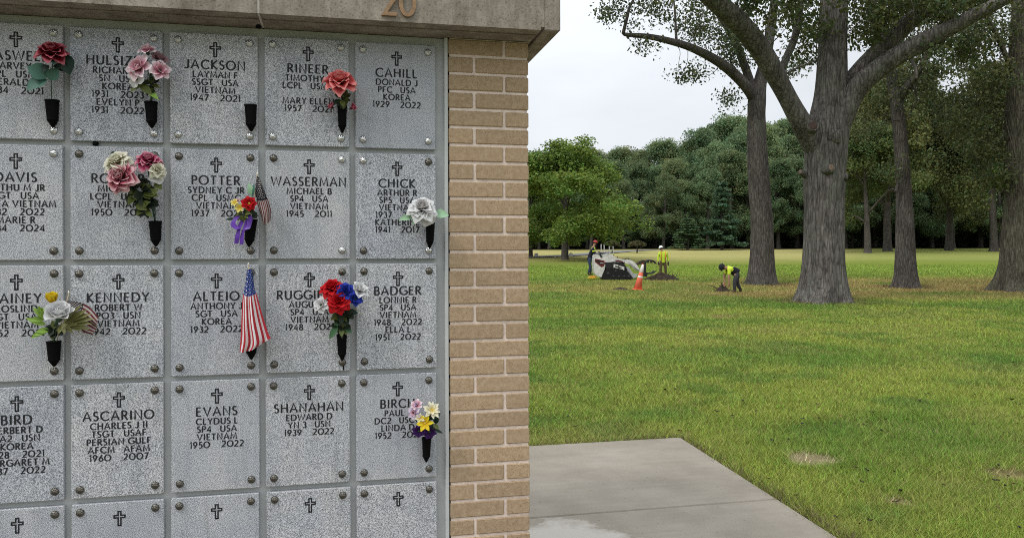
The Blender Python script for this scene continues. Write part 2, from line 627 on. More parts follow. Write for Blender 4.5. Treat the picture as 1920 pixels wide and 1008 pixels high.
# ---------------------------------------------------------------- GROUND, PAVEMENT
def lawn_color(x, y):
    """the turf's own colour at a place: green, yellowed, straw and bare patches"""
    d = (x - CAM[0]) * AF[0] + (y - CAM[1]) * AF[1]
    s = (x - CAM[0]) * AR[0] + (y - CAM[1]) * AR[1]
    lx = s / np.maximum(d, 1)
    n1 = fbm(x * .35, y * .35, 3); n2 = fbm(x * 1.1, y * 1.1, 11); n3 = fbm(x * .12 + 7, y * .12, 23, 3)
    green = np.array([.088, .136, .023]); yel = np.array([.158, .180, .034]); straw = np.array([.225, .185, .065]); deep = np.array([.056, .108, .020])
    k = smooth(.36, .66, n1)[..., None]
    c = green * (1 - k) + yel * k
    k = smooth(.56, .72, n2)[..., None] * .6
    c = c * (1 - k) + deep * k
    k = (smooth(.52, .70, fbm(x * .8 + 31, y * .8, 5)) * .24)[..., None]
    c = c * (1 - k) + straw * .85 * k
    # worn brown belt around the oaks, roughly 24 to 45 m out, widest on the right
    belt = smooth(25, 30, d) * (1 - smooth(42, 48, d)) * smooth(.10, .26, lx) * smooth(.30, .52, n3 * .6 + n1 * .5)
    belt = np.maximum(belt, .55 * smooth(31, 34, d) * (1 - smooth(41, 46, d)) * smooth(-.1, .12, lx) * smooth(.25, .5, n1))
    brown = np.array([.205, .150, .062])
    k = belt[..., None] * .9
    c = c * (1 - k) + brown * k
    # lush strip in the hollow, then the straw-coloured far field
    k = (smooth(40, 54, d) * (1 - smooth(56, 80, d)))[..., None]
    c = c * (1 - k) + np.array([.130, .175, .030]) * (.85 + .3 * n1[..., None]) * k
    k = (smooth(58, 86, d) * (1 - smooth(.38, .5, lx) * .65) * (.75 + .3 * n3))[..., None]
    c = c * (1 - k) + np.array([.33, .30, .13]) * k
    k = (smooth(60, 80, d) * (smooth(.38, .5, lx) * .65))[..., None]
    c = c * (1 - k) + np.array([.235, .265, .080]) * k
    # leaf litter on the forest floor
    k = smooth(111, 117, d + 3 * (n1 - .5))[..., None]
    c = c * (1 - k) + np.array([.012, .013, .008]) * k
    for (bx, by, br, bc) in FEET:
        q = np.hypot(x - bx, y - by) / br + .9 * (fbm(x * 2, y * 2, 43) - .5)
        k = (1 - smooth(.45, 1.0, q))[..., None] * .75
        c = c * (1 - k) + np.array(bc) * k
    for (bx, by, br, bc) in BARE:
        q = np.hypot((x - bx), (y - by)) / br + 1.1 * (fbm(x * 5, y * 5, 41) - .5)
        k = (1 - smooth(.55, 1.0, q))[..., None] * .9
        c = c * (1 - k) + np.array(bc) * k
    return c


BARE = []
FEET = []
for (qx, qy, qr) in ((963, 353, 2.1), (892, 332, 2.0), (1062, 336, 1.8), (1193, 340, 2.2)):
    q_ = on_ground(qx, qy)[0]
    FEET.append((q_[0], q_[1], qr, (.115, .082, .042)))
for (qx, qy, qr, qc) in ((950, 538, .22, (.30, .245, .16)), (1180, 556, .24, (.22, .18, .09)), (1052, 588, .10, (.24, .19, .11)), (845, 371, .5, (.2, .16, .07))):
    q_ = on_ground(qx, qy)[0]
    BARE.append((q_[0], q_[1], qr, qc))

# lawn sheet: rings round the camera, finer near it, out to the horizon
rad = np.concatenate([np.linspace(.3, 9, 60), np.geomspace(9.2, 1500, 190)])
ang = np.linspace(0, 2 * np.pi, 361)[:-1]
RR, AA = np.meshgrid(rad, ang, indexing='ij')
gx = CAM[0] + RR * np.sin(AA); gy = CAM[1] + RR * np.cos(AA)
gz = ground_z(gx, gy) - .0
far = np.clip(RR - 300, 0, None)
gz = np.minimum(gz, 14)
gv = np.stack([gx, gy, gz], -1).reshape(-1, 3)
na = len(ang)
ii = np.arange(len(rad) - 1)[:, None]; jj = np.arange(na)[None, :]
gf = np.stack([ii * na + jj, ii * na + (jj + 1) % na, (ii + 1) * na + (jj + 1) % na, (ii + 1) * na + jj], -1).reshape(-1, 4)[:, ::-1]
gv = np.vstack([gv, [[CAM[0], CAM[1], float(ground_z(CAM[0], CAM[1]))]]])
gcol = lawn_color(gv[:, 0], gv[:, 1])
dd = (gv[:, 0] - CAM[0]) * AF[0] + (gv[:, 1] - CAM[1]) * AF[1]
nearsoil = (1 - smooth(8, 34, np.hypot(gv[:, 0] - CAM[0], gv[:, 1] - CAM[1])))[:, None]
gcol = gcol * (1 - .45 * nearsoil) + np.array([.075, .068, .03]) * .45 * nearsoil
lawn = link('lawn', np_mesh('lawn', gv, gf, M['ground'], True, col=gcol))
tag(lawn, 'mown lawn with yellowed and worn brown patches rising to the forest', 'lawn', kind='structure')

# pavement: real slabs with open joints, top at z = 0
P1 = on_ground(797, 516)[0]; P2 = on_ground(917, 594)[0]
ex = (P2 - P1); ex[2] = 0; ex /= np.linalg.norm(ex)      # along the right edge, towards the camera
EX_X = P1[0] + (P2[0] - P1[0]) * .5
edge_x = lambda y: P1[0] + (P2[0] - P1[0]) * (y - P1[1]) / (P2[1] - P1[1])
YB = P1[1]
pav = thing('pavement', (0, 0, 0), 'tan concrete pavement of square slabs beside and before the columbarium', 'pavement')
tag(pav, kind='structure')
YJ = on_ground(905, 590.5)[0][1]
ys = [YB, YJ, YJ - 1.75, YJ - 3.5, YJ - 5.25, YJ - 7.0]
for k in range(len(ys) - 1):
    y1, y0 = ys[k] - .006, ys[k + 1] + .006
    xs = [-4.6, -2.8, -1.0, .8, None]
    for q in range(4):
        b = MB()
        xa = xs[q] + .006
        if xs[q + 1] is None:
            x1t, x1b = edge_x(y1), edge_x(y0)
            x1t = min(x1t, 3.6 + 0 * x1t) if k > 3 else x1t
        else:
            x1t = x1b = xs[q + 1] - .006
        e = .008
        top = [(xa + e, y0 + e, 0), (x1b - e, y0 + e, 0), (x1t - e, y1 - e, 0), (xa + e, y1 - e, 0)]
        mid = [(xa, y0, -e), (x1b, y0, -e), (x1t, y1, -e), (xa, y1, -e)]
        bot = [(p[0], p[1], -.14) for p in mid]
        v = top + mid + bot
        f = [(0, 1, 2, 3)]
        for a_ in (0, 4):
            for i in range(4):
                j = (i + 1) % 4
                f.append((a_ + i, a_ + 4 + i, a_ + 4 + j, a_ + j))
        b.add(v, f)
        b.build('paving_slab', M['concrete'], pav)


def on_pavement(x, y, m=0.0):
    return (y < YB + m) & (y > ys[-1] - m) & (x < edge_x(y) + m) & (x > -4.6)


# ---------------------------------------------------------------- COLUMBARIUM
PX, PW_, PH = .3169, .2943, .3875         # column pitch, cover width and height
RP = .4064                                # row pitch
ZT = 1.60 + .7787                         # top of the uppermost covers
XL = on_wall(526.3, 300)[0]               # left side of the brick pillar
XR = on_wall(619.8, 300)[0]               # right side
ZC = on_wall(581, 46.5)[2]                # underside of the cap
corner = None
d = ray(657, 36.5); corner = CAM + d * ((ZC - CAM[2]) / d[2])
FY = corner[1]; RX = corner[0]            # front face and right end of the cap
XW = 1.56 - 9 * PX - .03                                 # left end of the wall
DEP = 1.15
colu = thing('columbarium', (1.5, .5, 0), 'granite faced columbarium wall with tan brick pillar and stone cap', 'columbarium')
co = np.array([1.5, .5, 0])


def cpart(mb, name, mats, parent=None, kind=None, sm=False):
    o = mb.build(name, mats, None, kind=kind, sm=sm)
    par = parent or colu
    o.parent = par
    o.matrix_parent_inverse = Matrix.Translation(-Vector(co))
    return o


FRY = .021                                # frame face, behind the face of the covers
b = MB()
b.box((XW, FRY, .25), (XL - .016, DEP, ZC - .002))
cpart(b, 'niche_frame', M['frame'])
# raised mullion caps in the gutters: thin vertical strips between columns
xe = 4 * PX + PW_
b = MB(); b.box((XL - .016, -.004, .25), (XL - .003, DEP * .5, ZC - .002), bev=.002); cpart(b, 'edge_trim', M['trim'])
b = MB(); b.box((XW, -.03, -.05), (XL - .003, DEP, .248), bev=.006); cpart(b, 'plinth', M['stone'])
# brick pillar: every brick its own object on a mortar core
pil = MB(); pil.box((XL + .004, .005, -.05), (XR - .004, DEP - .004, ZC - .002))
pillar = cpart(pil, 'brick_pillar', M['mortar'])
CH = RP / 6.07
JH = .0105
courses = int((ZC + .05) / CH) + 1
zref = on_wall(580, 300)[2]
zj = on_wall(580, 150 + 122 / 6)[2]       # a bed joint seen in the photograph
z0 = zj - CH * math.floor((zj + .02) / CH)
xj1 = on_wall(556.5, 300)[0]              # head joint of courses with the half brick on the left
xj2 = on_wall(591.5, 300)[0]
proto = {}


def brick(x0, x1, z0_, z1_, y0=0.0, y1=.092):
    dy = random.uniform(-.0012, .0012); dx = random.uniform(-.001, .001)
    key = (round(x1 - x0, 3), round(z1_ - z0_, 3), round(y1 - y0, 3))
    if key not in proto:
        proto[key] = [MB().box((-(x1 - x0) / 2, -(y1 - y0) / 2, -(z1_ - z0_) / 2), ((x1 - x0) / 2, (y1 - y0) / 2, (z1_ - z0_) / 2), bev=.003).mesh('brick', M['brick']) for _ in range(1)]
    o = bpy.data.objects.new('brick', proto[key][0])
    C.objects.link(o)
    o.parent = pillar
    o.location = Vector(((x0 + x1) / 2 + dx, (y0 + y1) / 2 + dy, (z0_ + z1_) / 2)) - Vector((0, 0, 0))
    return o


k = 0
zz = z0 - CH
pb = 0
while zz + JH < ZC - .01:
    a, b_ = zz + JH / 2, min(zz + CH - JH / 2, ZC - .006)
    if b_ > -.02 and b_ - a > .01:
        half_left = (round((zz - zj) / CH)) % 2 == 0
        xj = xj1 if half_left else xj2
        brick(XL, xj - JH / 2, a, b_)
        brick(xj + JH / 2, XR, a, b_)
    zz += CH
sb = MB()
zz = z0 - CH
while zz + JH < ZC - .01:
    a, b_ = zz + JH / 2, min(zz + CH - JH / 2, ZC - .006)
    if b_ > -.02 and b_ - a > .01:
        y = .092 + JH
        off = .0 if (round((zz - zj) / CH)) % 2 == 0 else .1
        first = True
        while y < DEP - .02:
            y1 = min(y + (.092 if first and off else .194), DEP)
            first = False
            sb.box((XR - .05, y, a), (XR, y1, b_), bev=.003)
            y = y1 + JH
    zz += CH
cpart(sb, 'side_brickwork', M['brick'], kind='stuff')

# stone cap in lengths with sealed joints
xjc = on_wall(302.5, 20, FY)[0]
CZ1 = ZC + .26


def capstone(x0, x1, end=False):
    mb = MB()
    lip = .028
    prof = [(FY, ZC), (FY, CZ1), (FY + .012, CZ1 + .012), (DEP + .12, CZ1 + .012), (DEP + .132, CZ1), (DEP + .132, ZC), (FY + .075, ZC), (FY + .075, ZC + .012), (FY + .06, ZC + .012), (FY + .06, ZC)]
    n = len(prof)
    if end:
        prof2 = prof
    v = [(x0, p[0], p[1]) for p in prof] + [(x1, p[0], p[1]) for p in prof]
    f = [tuple(range(n)), tuple(range(2 * n - 1, n - 1, -1))] + [(i, (i + 1) % n, n + (i + 1) % n, n + i) for i in range(n)]
    mb.add(v, f)
    return mb


cap_r = cpart(capstone(xjc + .004, RX - .075, True), 'capstone', M['stone'])
eb = MB()
eb.box((RX - .0745, FY, ZC), (RX, DEP + .132, CZ1 + .004))
# same stone: the end length carries on to the corner; a drip groove runs parallel to the end
cap_l = cpart(capstone(XW - .1, xjc - .004), 'capstone', M['stone'])
gm = MB(); gm.box((RX - .0745, FY, ZC + .012), (RX - .0605, DEP + .13, CZ1 + .008)); gm.box((RX - .06, FY, ZC), (RX, DEP + .132, CZ1 + .012), bev=.004)
cpart(gm, 'cap_end', M['stone'])
b = MB(); b.box((xjc - .004, FY + .004, ZC + .002), (xjc + .004, DEP, CZ1 + .008)); cpart(b, 'joint_sealant', M['sealant'])


# ---------------------------------------------------------------- lettering
def arc(cx, cy, rx, ry, a0, a1, n=10):
    return [(cx + rx * math.cos(math.radians(a0 + (a1 - a0) * i / n)), cy + ry * math.sin(math.radians(a0 + (a1 - a0) * i / n))) for i in range(n + 1)]


G = {
    'A': (.84, [[(.03, 0), (.42, 1), (.81, 0)], [(.17, .34), (.67, .34)]]),
    'B': (.62, [[(.09, 0), (.09, 1)], [(.09, .97)] + arc(.30, .745, .22, .225, 90, -90, 8) + [(.09, .52)], arc(.31, .28, .26, .25, 90, -90, 8) + [(.09, .03)]]),
    'C': (.86, [arc(.52, .5, .46, .48, 42, 318, 16)]),
    'D': (.86, [[(.09, 0), (.09, 1)], [(.09, .97)] + arc(.36, .5, .44, .47, 90, -90, 12) + [(.09, .03)]]),
    'E': (.58, [[(.09, 0), (.09, 1)], [(.09, .96), (.53, .96)], [(.09, .52), (.48, .52)], [(.09, .04), (.55, .04)]]),
    'F': (.55, [[(.09, 0), (.09, 1)], [(.09, .96), (.52, .96)], [(.09, .52), (.46, .52)]]),
    'G': (.90, [arc(.52, .5, .46, .48, 45, 340, 16) + [(.93 - .1, .45)], [(.58, .45), (.86, .45)]]),
    'H': (.80, [[(.09, 0), (.09, 1)], [(.71, 0), (.71, 1)], [(.09, .52), (.71, .52)]]),
    'I': (.24, [[(.12, 0), (.12, 1)]]),
    'J': (.50, [[(.40, 1), (.40, .22)] + arc(.20, .22, .20, .20, 0, -150, 8)]),
    'K': (.68, [[(.09, 0), (.09, 1)], [(.62, 1), (.11, .48), (.66, 0)]]),
    'L': (.54, [[(.09, 1), (.09, .04), (.52, .04)]]),
    'M': (.98, [[(.06, 0), (.17, 1), (.49, .12), (.81, 1), (.92, 0)]]),
    'N': (.82, [[(.09, 0), (.09, 1), (.73, 0), (.73, 1)]]),
    'O': (1.0, [arc(.5, .5, .46, .48, 90, 450, 20)]),
    'P': (.58, [[(.09, 0), (.09, 1)], [(.09, .97)] + arc(.29, .72, .24, .25, 90, -90, 8) + [(.09, .47)]]),
    'Q': (1.0, [arc(.5, .5, .46, .48, 90, 450, 20), [(.55, .2), (.95, -.1)]]),
    'R': (.66, [[(.09, 0), (.09, 1)], [(.09, .97)] + arc(.29, .73, .24, .24, 90, -90, 8) + [(.09, .49)], [(.28, .49), (.63, 0)]]),
    'S': (.52, [arc(.27, .74, .19, .23, 35, 270, 10)[:-1] + arc(.25, .27, .22, .24, 90, -145, 10)]),
    'T': (.66, [[(.33, 0), (.33, 1)], [(.02, .96), (.64, .96)]]),
    'U': (.78, [[(.09, 1), (.09, .34)] + arc(.39, .33, .30, .31, 180, 360, 10) + [(.69, 1)]]),
    'V': (.80, [[(.03, 1), (.40, 0), (.77, 1)]]),
    'W': (1.14, [[(.03, 1), (.30, 0), (.57, .95), (.84, 0), (1.11, 1)]]),
    'X': (.74, [[(.04, 1), (.70, 0)], [(.04, 0), (.70, 1)]]),
    'Y': (.72, [[(.03, 1), (.36, .5), (.69, 1)], [(.36, .5), (.36, 0)]]),
    'Z': (.70, [[(.06, .96), (.62, .96), (.05, .04), (.66, .04)]]),
    '0': (.92, [arc(.46, .5, .42, .48, 90, 450, 20)]),
    '1': (.30, [[(.04, .86), (.18, 1), (.18, 0)]]),
    '2': (.64, [arc(.31, .70, .24, .28, 150, -35, 9) + [(.05, .04), (.60, .04)]]),
    '3': (.56, [arc(.25, .75, .21, .23, 140, -80, 8), arc(.25, .27, .25, .26, 80, -140, 9)]),
    '4': (.66, [[(.48, 0), (.48, 1), (.04, .28), (.63, .28)]]),
    '5': (.56, [[(.50, .96), (.16, .96), (.12, .56)] + arc(.25, .30, .25, .29, 115, -130, 9)]),
    '6': (.64, [[(.50, 1), (.16, .55)] + arc(.32, .30, .25, .28, 140, 500, 14)]),
    '7': (.60, [[(.04, .96), (.56, .96), (.20, 0)]]),
    '8': (.60, [arc(.30, .75, .19, .23, 90, 450, 12), arc(.30, .27, .25, .25, 90, 450, 12)]),
    '9': (.64, [arc(.31, .70, .25, .28, 0, 360, 14), [(.56, .68), (.18, 0)]]),
}


def text_strokes(txt, gap=.17):
    """strips (list of 2-D quads) and total width for a line of capitals of height 1"""
    x = 0.0
    strokes = []
    for ch in txt:
        if ch == ' ':
            x += .42
            continue
        w_, pl = G[ch]
        for p in pl:
            strokes.append([(q[0] + x, q[1]) for q in p])
        x += w_ + gap
    return strokes, x - gap


def stroke_mesh(strokes, thick=.15, thin=.095):
    v = []; f = []
    for si, p in enumerate(strokes):
        p = np.array(p, float)
        closed = np.hypot(*(p[0] - p[-1])) < 1e-6
        n = len(p)
        dd_ = []
        for i in range(n):
            a = p[i] - p[i - 1] if (i > 0) else ((p[0] - p[-2]) if closed else p[1] - p[0])
            c_ = p[i + 1] - p[i] if i < n - 1 else ((p[1] - p[0]) if closed else p[-1] - p[-2])
            a = a / (np.hypot(*a) + 1e-9); c_ = c_ / (np.hypot(*c_) + 1e-9)
            t = a + c_
            L = np.hypot(*t)
            t = t / L if L > .3 else c_
            nn = np.array([-t[1], t[0]])
            ver = abs(t[1])
            wd = (thin + (thick - thin) * ver) / 2
            ca = max(.55, abs(np.dot(nn, [-a[1], a[0]])))
            dd_.append(nn * wd / ca)
        b0 = len(v)
        for i in range(n):
            e = .00004 * si / .03
            v += [(*(p[i] + dd_[i]), e), (*(p[i] - dd_[i]), e)]
        for i in range(n - 1):
            f.append((b0 + 2 * i, b0 + 2 * i + 1, b0 + 2 * i + 3, b0 + 2 * i + 2))
    return v, f


def put_text(parent, name, txt, cx, cz, h, y=-.0005, mat=None, maxw=None, gap=.17, loc0=(0, 0, 0), bold=1.0):
    st, wd = text_strokes(txt, gap)
    v, f = stroke_mesh(st, .19 * bold, .125 * bold)
    sx = h
    if maxw and wd * h > maxw:
        sx = maxw / wd
    vv = [((q[0] - wd / 2) * sx + cx, y - q[2] * .03, (q[1] - .5) * h + cz) for q in v]
    me = np_mesh(name, vv, f, [mat or M['paint']])
    return link(name, me, parent, loc0)


# brass numerals on the cap
nx0 = on_wall(448.5, 10, FY)[0]; nx1 = on_wall(487, 10, FY)[0]
nzb = on_wall(468, 19.5, FY)[2]
nh = .098
for ch, xa, xb in (('2', nx0, nx0 + (nx1 - nx0) * .44), ('0', nx0 + (nx1 - nx0) * .50, nx1)):
    mb = MB()
    if ch == '2':
        p = arc(.30, .74, .25, .24, 165, -40, 12) + [(.07, .06), (.60, .06)]
        W_ = .64
    else:
        p = arc(.37, .5, .31, .44, 90, 450, 26)
        W_ = .74
    v, f = stroke_mesh([p], .17, .13)
    sx = (xb - xa) / W_
    n = len(v)
    fr = [(xa + q[0] * sx, FY - .010, nzb + q[1] * nh) for q in v]; bk = [(q[0], FY - .001, q[2]) for q in fr]
    ff = list(f) + [tuple(i + n for i in q[::-1]) for q in f]
    for i in range(0, n - 2, 2):
        ff += [(i, i + 2, i + 2 + n, i + n), (i + 1, i + 1 + n, i + 3 + n, i + 3)]
    ff += [(0, n, n + 1, 1), (n - 2, n - 1, 2 * n - 1, 2 * n - 2)]
    mb.add(fr + bk, ff)
    o = mb.build('numeral', M['numeral'])
    o.parent = cap_r

# ---------------------------------------------------------------- niche covers
PLM = MB().box((0, 0, -PH), (PW_, .025, 0), bev=.0022).mesh('niche_cover', M['granite'])


def rosette_mesh(mat):
    seg = 24
    v = []; f = []
    prof = [(.0130, 0.0), (.0132, .003), (.0105, .0065), (.0060, .0085), (.0048, .0080), (.0030, .0102), (.0, .0108)]
    for (r, h) in prof[:-1]:
        for k in range(seg):
            a = 2 * math.pi * k / seg
            lob = 1 + (.10 * math.cos(8 * a) if .005 < r < .0131 else .0)
            hh = h * (1 + (.25 * math.cos(8 * a) if .005 < r < .0125 else 0))
            v.append((r * lob * math.cos(a), -hh, r * lob * math.sin(a)))
    for i in range(len(prof) - 2):
        for k in range(seg):
            j = (k + 1) % seg
            f.append((i * seg + k, i * seg + j, (i + 1) * seg + j, (i + 1) * seg + k))
    v.append((0, -.0108, 0))
    for k in range(seg):
        f.append(((len(prof) - 2) * seg + k, (len(prof) - 2) * seg + (k + 1) % seg, len(v) - 1))
    mb = MB().add(v, f)
    import bmesh
    me = mb.mesh('rosette', mat, True)
    bm = bmesh.new(); bm.from_mesh(me); bmesh.ops.recalc_face_normals(bm, faces=bm.faces); bm.to_mesh(me); bm.free()
    return me


ROS1, ROS2 = rosette_mesh(M['chrome']), rosette_mesh(M['bronze'])
cr = [(-.30, .5), (-.30, 1.0)]
CROSS_O = [(-.16, -.95), (.16, -.95), (.16, .12), (.62, .12), (.62, .44), (.16, .44), (.16, .98), (-.16, .98), (-.16, .44), (-.62, .44), (-.62, .12), (-.16, .12), (-.16, -.95), (.16, -.95)]


def cross_mesh():
    st = [[(q[0] * .55, q[1] * .5) for q in CROSS_O]]
    # outlined cross with slightly flared arms
    v, f = stroke_mesh([st[0]], .10, .10)
    vv = [(q[0] * .050, -.0005, q[1] * .050) for q in v]
    return np_mesh('engraved_cross', vv, f, [M['paint']])


CRM = cross_mesh()
TXT = {
    (0, 0): ['CASWELL', 'HARVEY J', 'CPL   USMC', 'GERALD W', '1934    2021'],
    (1, 0): ['HULSIZER', 'RICHARD L', 'SN   USN', 'KOREA', '1931    2023', 'EVELYN P', '1931    2022'],
    (2, 0): ['JACKSON', 'LAYMAN F', 'SSGT   USA', 'VIETNAM', '1947    2021'],
    (3, 0): ['RINEER', 'TIMOTHY J', 'LCPL   USMC', '', 'MARY ELLEN', '1957    2021'],
    (4, 0): ['CAHILL', 'DONALD J', 'PFC   USA', 'KOREA', '1929    2022'],
    (0, 1): ['DAVIS', 'ARTHU M JR', 'SGT   USA', 'KOREA VIETNAM', '1932    2022', 'MARIE R', '1934    2024'],
    (1, 1): ['ROHRER', 'MICHAEL', 'LCPL   USMC', 'VIETNAM', '1950    2021'],
    (2, 1): ['POTTER', 'SYDNEY C JR', 'CPL   USMC', 'VIETNAM', '1937    2021'],
    (3, 1): ['WASSERMAN', 'MICHAEL B', 'SP4   USA', 'VIETNAM', '1945    2011'],
    (4, 1): ['CHICK', 'ARTHUR R', 'SP5   USA', 'VIETNAM', '1937    2011', 'KATHERINE', '1941    2017'],
    (0, 2): ['RAINEY', 'ROSLIND', 'SGT   USAF', 'VIETNAM', '1952    2021'],
    (1, 2): ['KENNEDY', 'ROBERT W', 'PO3   USN', 'VIETNAM', '1942    2022'],
    (2, 2): ['ALTEIO', 'ANTHONY J', 'SGT   USA', 'KOREA', '1932    2022'],
    (3, 2): ['RUGGIERO', 'AUGUST J', 'SP4   USA', 'VIETNAM', '1948    2021'],
    (4, 2): ['BADGER', 'LONNIE R', 'SP4   USA', 'VIETNAM', '1948    2022', 'ELLA L', '1951    2022'],
    (0, 3): ['BIRD', 'HERBERT D', 'RA2   USN', 'KOREA', '1928    2021', 'MARGARET M', '1937    2022'],
    (1, 3): ['ASCARINO', 'CHARLES J II', 'TSGT   USAF', 'PERSIAN GULF', 'AFCM   AFAM', '1960    2007'],
    (2, 3): ['EVANS', 'CLYDUS L', 'SP4   USA', 'VIETNAM', '1950    2022'],
    (3, 3): ['SHANAHAN', 'EDWARD D', 'YN 3   USN', '1939    2022'],
    (4, 3): ['BIRCH', 'PAUL J', 'DC2   USCG', 'LINDA D', '1952    2021'],
}
LBL = {
    (0, 0): 'granite niche cover behind the single dark red rose, top row at the left edge',
    (1, 0): 'granite niche cover in the top row behind the bunch of pink blossoms',
    (2, 0): 'granite niche cover in the top row with an empty black vase',
    (3, 0): 'granite niche cover in the top row with one salmon rose in its vase',
    (4, 0): 'bare granite niche cover at top right beneath the cap, beside the brick pillar',
    (0, 1): 'granite niche cover without vase at the left edge, directly below the dark red rose cover',
    (1, 1): 'granite niche cover half hidden by the cream and magenta rose bouquet',
    (2, 1): 'granite niche cover with small red and yellow flowers, purple ribbon and small flag',
    (3, 1): 'bare granite niche cover between the small flag and the white rose',
    (4, 1): 'granite niche cover beside the brick pillar with a white rose in its vase',
    (0, 2): 'granite niche cover behind the yellow and white buds at the left edge',
    (1, 2): 'granite niche cover without vase, right of the yellow and white buds',
    (2, 2): 'granite niche cover partly hidden by the large hanging striped flag',
    (3, 2): 'granite niche cover right of the large flag, behind the red, white and blue bouquet',
    (4, 2): 'bare granite niche cover between the red, white and blue bouquet and the brick pillar',
    (0, 3): 'granite niche cover at the left edge, directly below the yellow and white buds',
    (1, 3): 'bare granite niche cover mentioning the Persian Gulf',
    (2, 3): 'bare granite niche cover directly below the large hanging flag',
    (3, 3): 'bare granite niche cover directly below the red, white and blue bouquet',
    (4, 3): 'granite niche cover with a little pastel bouquet beside the brick pillar',
    (0, 4): 'leftmost granite niche cover in the bottom row',
    (1, 4): 'granite niche cover in the bottom row, below the Persian Gulf cover',
    (2, 4): 'granite niche cover in the middle of the bottom row',
    (3, 4): 'granite niche cover in the bottom row, second from the brick pillar',
    (4, 4): 'granite niche cover in the bottom row, next to the brick pillar',
}
dzn = {(4, 2): .010, (3, 0): .0, (0, 0): 0}
for r_ in range(5):
    for c_ in range(5):
        x0 = c_ * PX; zt = ZT - r_ * RP
        o = link('niche_cover', PLM, None, (x0 + random.uniform(-.0015, .0015), random.uniform(-.0015, .0015), zt + random.uniform(-.001, .001)))
        tag(o, LBL[(c_, r_)], 'niche cover', 'granite niche covers of the columbarium')
        for (a, z) in ((.028, -.027), (PW_ - .028, -.027), (.028, -PH + .031), (PW_ - .028, -PH + .031)):
            rs = link('rosette', ROS1 if r_ == 0 or (r_ == 1 and random.random() < .3) else ROS2, o, (a, 0, z))
            rs.rotation_euler = (0, random.uniform(0, 1), 0)
        link('engraved_cross', CRM, o, (PW_ / 2 + .004, 0, -.056))
        if (c_, r_) in TXT:
            T = TXT[(c_, r_)]
            zo = dzn.get((c_, r_), 0)
            put_text(o, 'family_name', T[0], PW_ / 2 + .003, -.109 + zo, .0315, maxw=.262, gap=.20)
            for q, tx in enumerate(T[1:]):
                if not tx:
                    continue
                zl = -.1435 - .0272 * q + zo
                words = [u for u in tx.split('   ')]
                words = [u.strip() for u in words]
                if len(words) == 1:
                    put_text(o, 'inscription_line', tx, PW_ / 2 + .004, zl, 0.0218, maxw=.262, gap=.19, bold=1.15)
                else:
                    ws = [text_strokes(u, .19)[1] * 0.0218 for u in words]
                    gp = .040 if words[0][0] in '123' else .030
                    xs_ = PW_ / 2 + .004 - (sum(ws) + gp) / 2
                    for u, wv in zip(words, ws):
                        put_text(o, 'inscription_line', u, xs_ + wv / 2, zl, 0.0218, gap=.19, bold=1.15)
                        xs_ += wv + gp

# the wall runs on to the left of the frame with uncut covers
for r_ in range(5):
    for c_ in range(-1, -5, -1):
        o = link('blank_cover', PLM, colu, (c_ * PX, random.uniform(-.0015, .0015), ZT - r_ * RP))
        o.matrix_parent_inverse = Matrix.Translation(-Vector(co))
        for (a, z) in ((.028, -.027), (PW_ - .028, -.027), (.028, -PH + .031), (PW_ - .028, -PH + .031)):
            link('rosette', ROS2, o, (a, 0, z))

# ---------------------------------------------------------------- vases
def vase_mesh():
    prof = [(.0205, .0), (.0225, .0), (.0228, -.004), (.0212, -.007), (.0175, -.068), (.0182, -.0695), (.0182, -.0725), (.0160, -.075), (.0055, -.094), (.0015, -.098)]
    mb = MB().lathe([(.0195, -.012)] + prof, 20)
    # hook plate that hangs on the cover's fixing
    mb.box((-.006, .012, -.085), (.006, .0225, -.070))
    import bmesh
    me = mb.mesh('flower_vase', M['vase'], False)
    bm = bmesh.new(); bm.from_mesh(me); bmesh.ops.recalc_face_normals(bm, faces=bm.faces); bm.to_mesh(me); bm.free()
    return me


VM = vase_mesh()
VASES = [
    ((61, 117), (62, 149), 1.0, 'black cone vase holding the single dark red rose'),
    ((177, 119), (178, 150), .97, 'black cone vase under the bunch of pink blossoms'),
    ((293.7, 122.5), (294.3, 154), .97, 'empty black cone vase with no flower in it'),
    ((401, 123), (401, 156), .80, 'narrow black cone vase holding the salmon rose'),
    ((182, 258.5), (182.7, 288.5), .97, 'black cone vase under the cream and magenta rose bouquet'),
    ((294.5, 256), (291.5, 289), .97, 'black cone vase behind the purple ribbon'),
    ((504.5, 258), (503.5, 291), .80, 'slim black cone vase holding the white rose'),
    ((63, 399), (63.5, 429), 1.05, 'black cone vase under the yellow and white buds'),
    ((294.5, 388), (294.5, 421), .97, 'black cone vase behind the lower end of the large flag'),
    ((400.5, 391), (401, 422), .85, 'black cone vase under the red, white and blue bouquet'),
    ((500, 512), (499.5, 541), .80, 'black cone vase under the little pastel bouquet'),
]
for (tp, bt, wf, lb) in VASES:
    a = on_wall(*tp, -.024); e = on_wall(*bt, -.024)
    o = link('flower_vase', VM, None, a)
    ln = np.hypot(a[0] - e[0], a[2] - e[2])
    o.scale = (wf, .95, ln / .098)
    o.rotation_euler = (0, math.atan2(-(e[0] - a[0]), a[2] - e[2]) * -1 * -1, 0)
    tag(o, lb, 'flower vase', 'black vases hung on the niche covers')

# dark stain line running down from one fixing
st = MB(); st.box((on_wall(402.6, 420)[0] - .0022, -.0022, on_wall(402.6, 433)[2]), (on_wall(402.6, 420)[0] + .0018, -.001, on_wall(402.6, 419)[2]))
o = st.build('drip_stain', M['vase']); tag(o, 'thin black drip mark below the red, white and blue bouquet vase', 'stain')


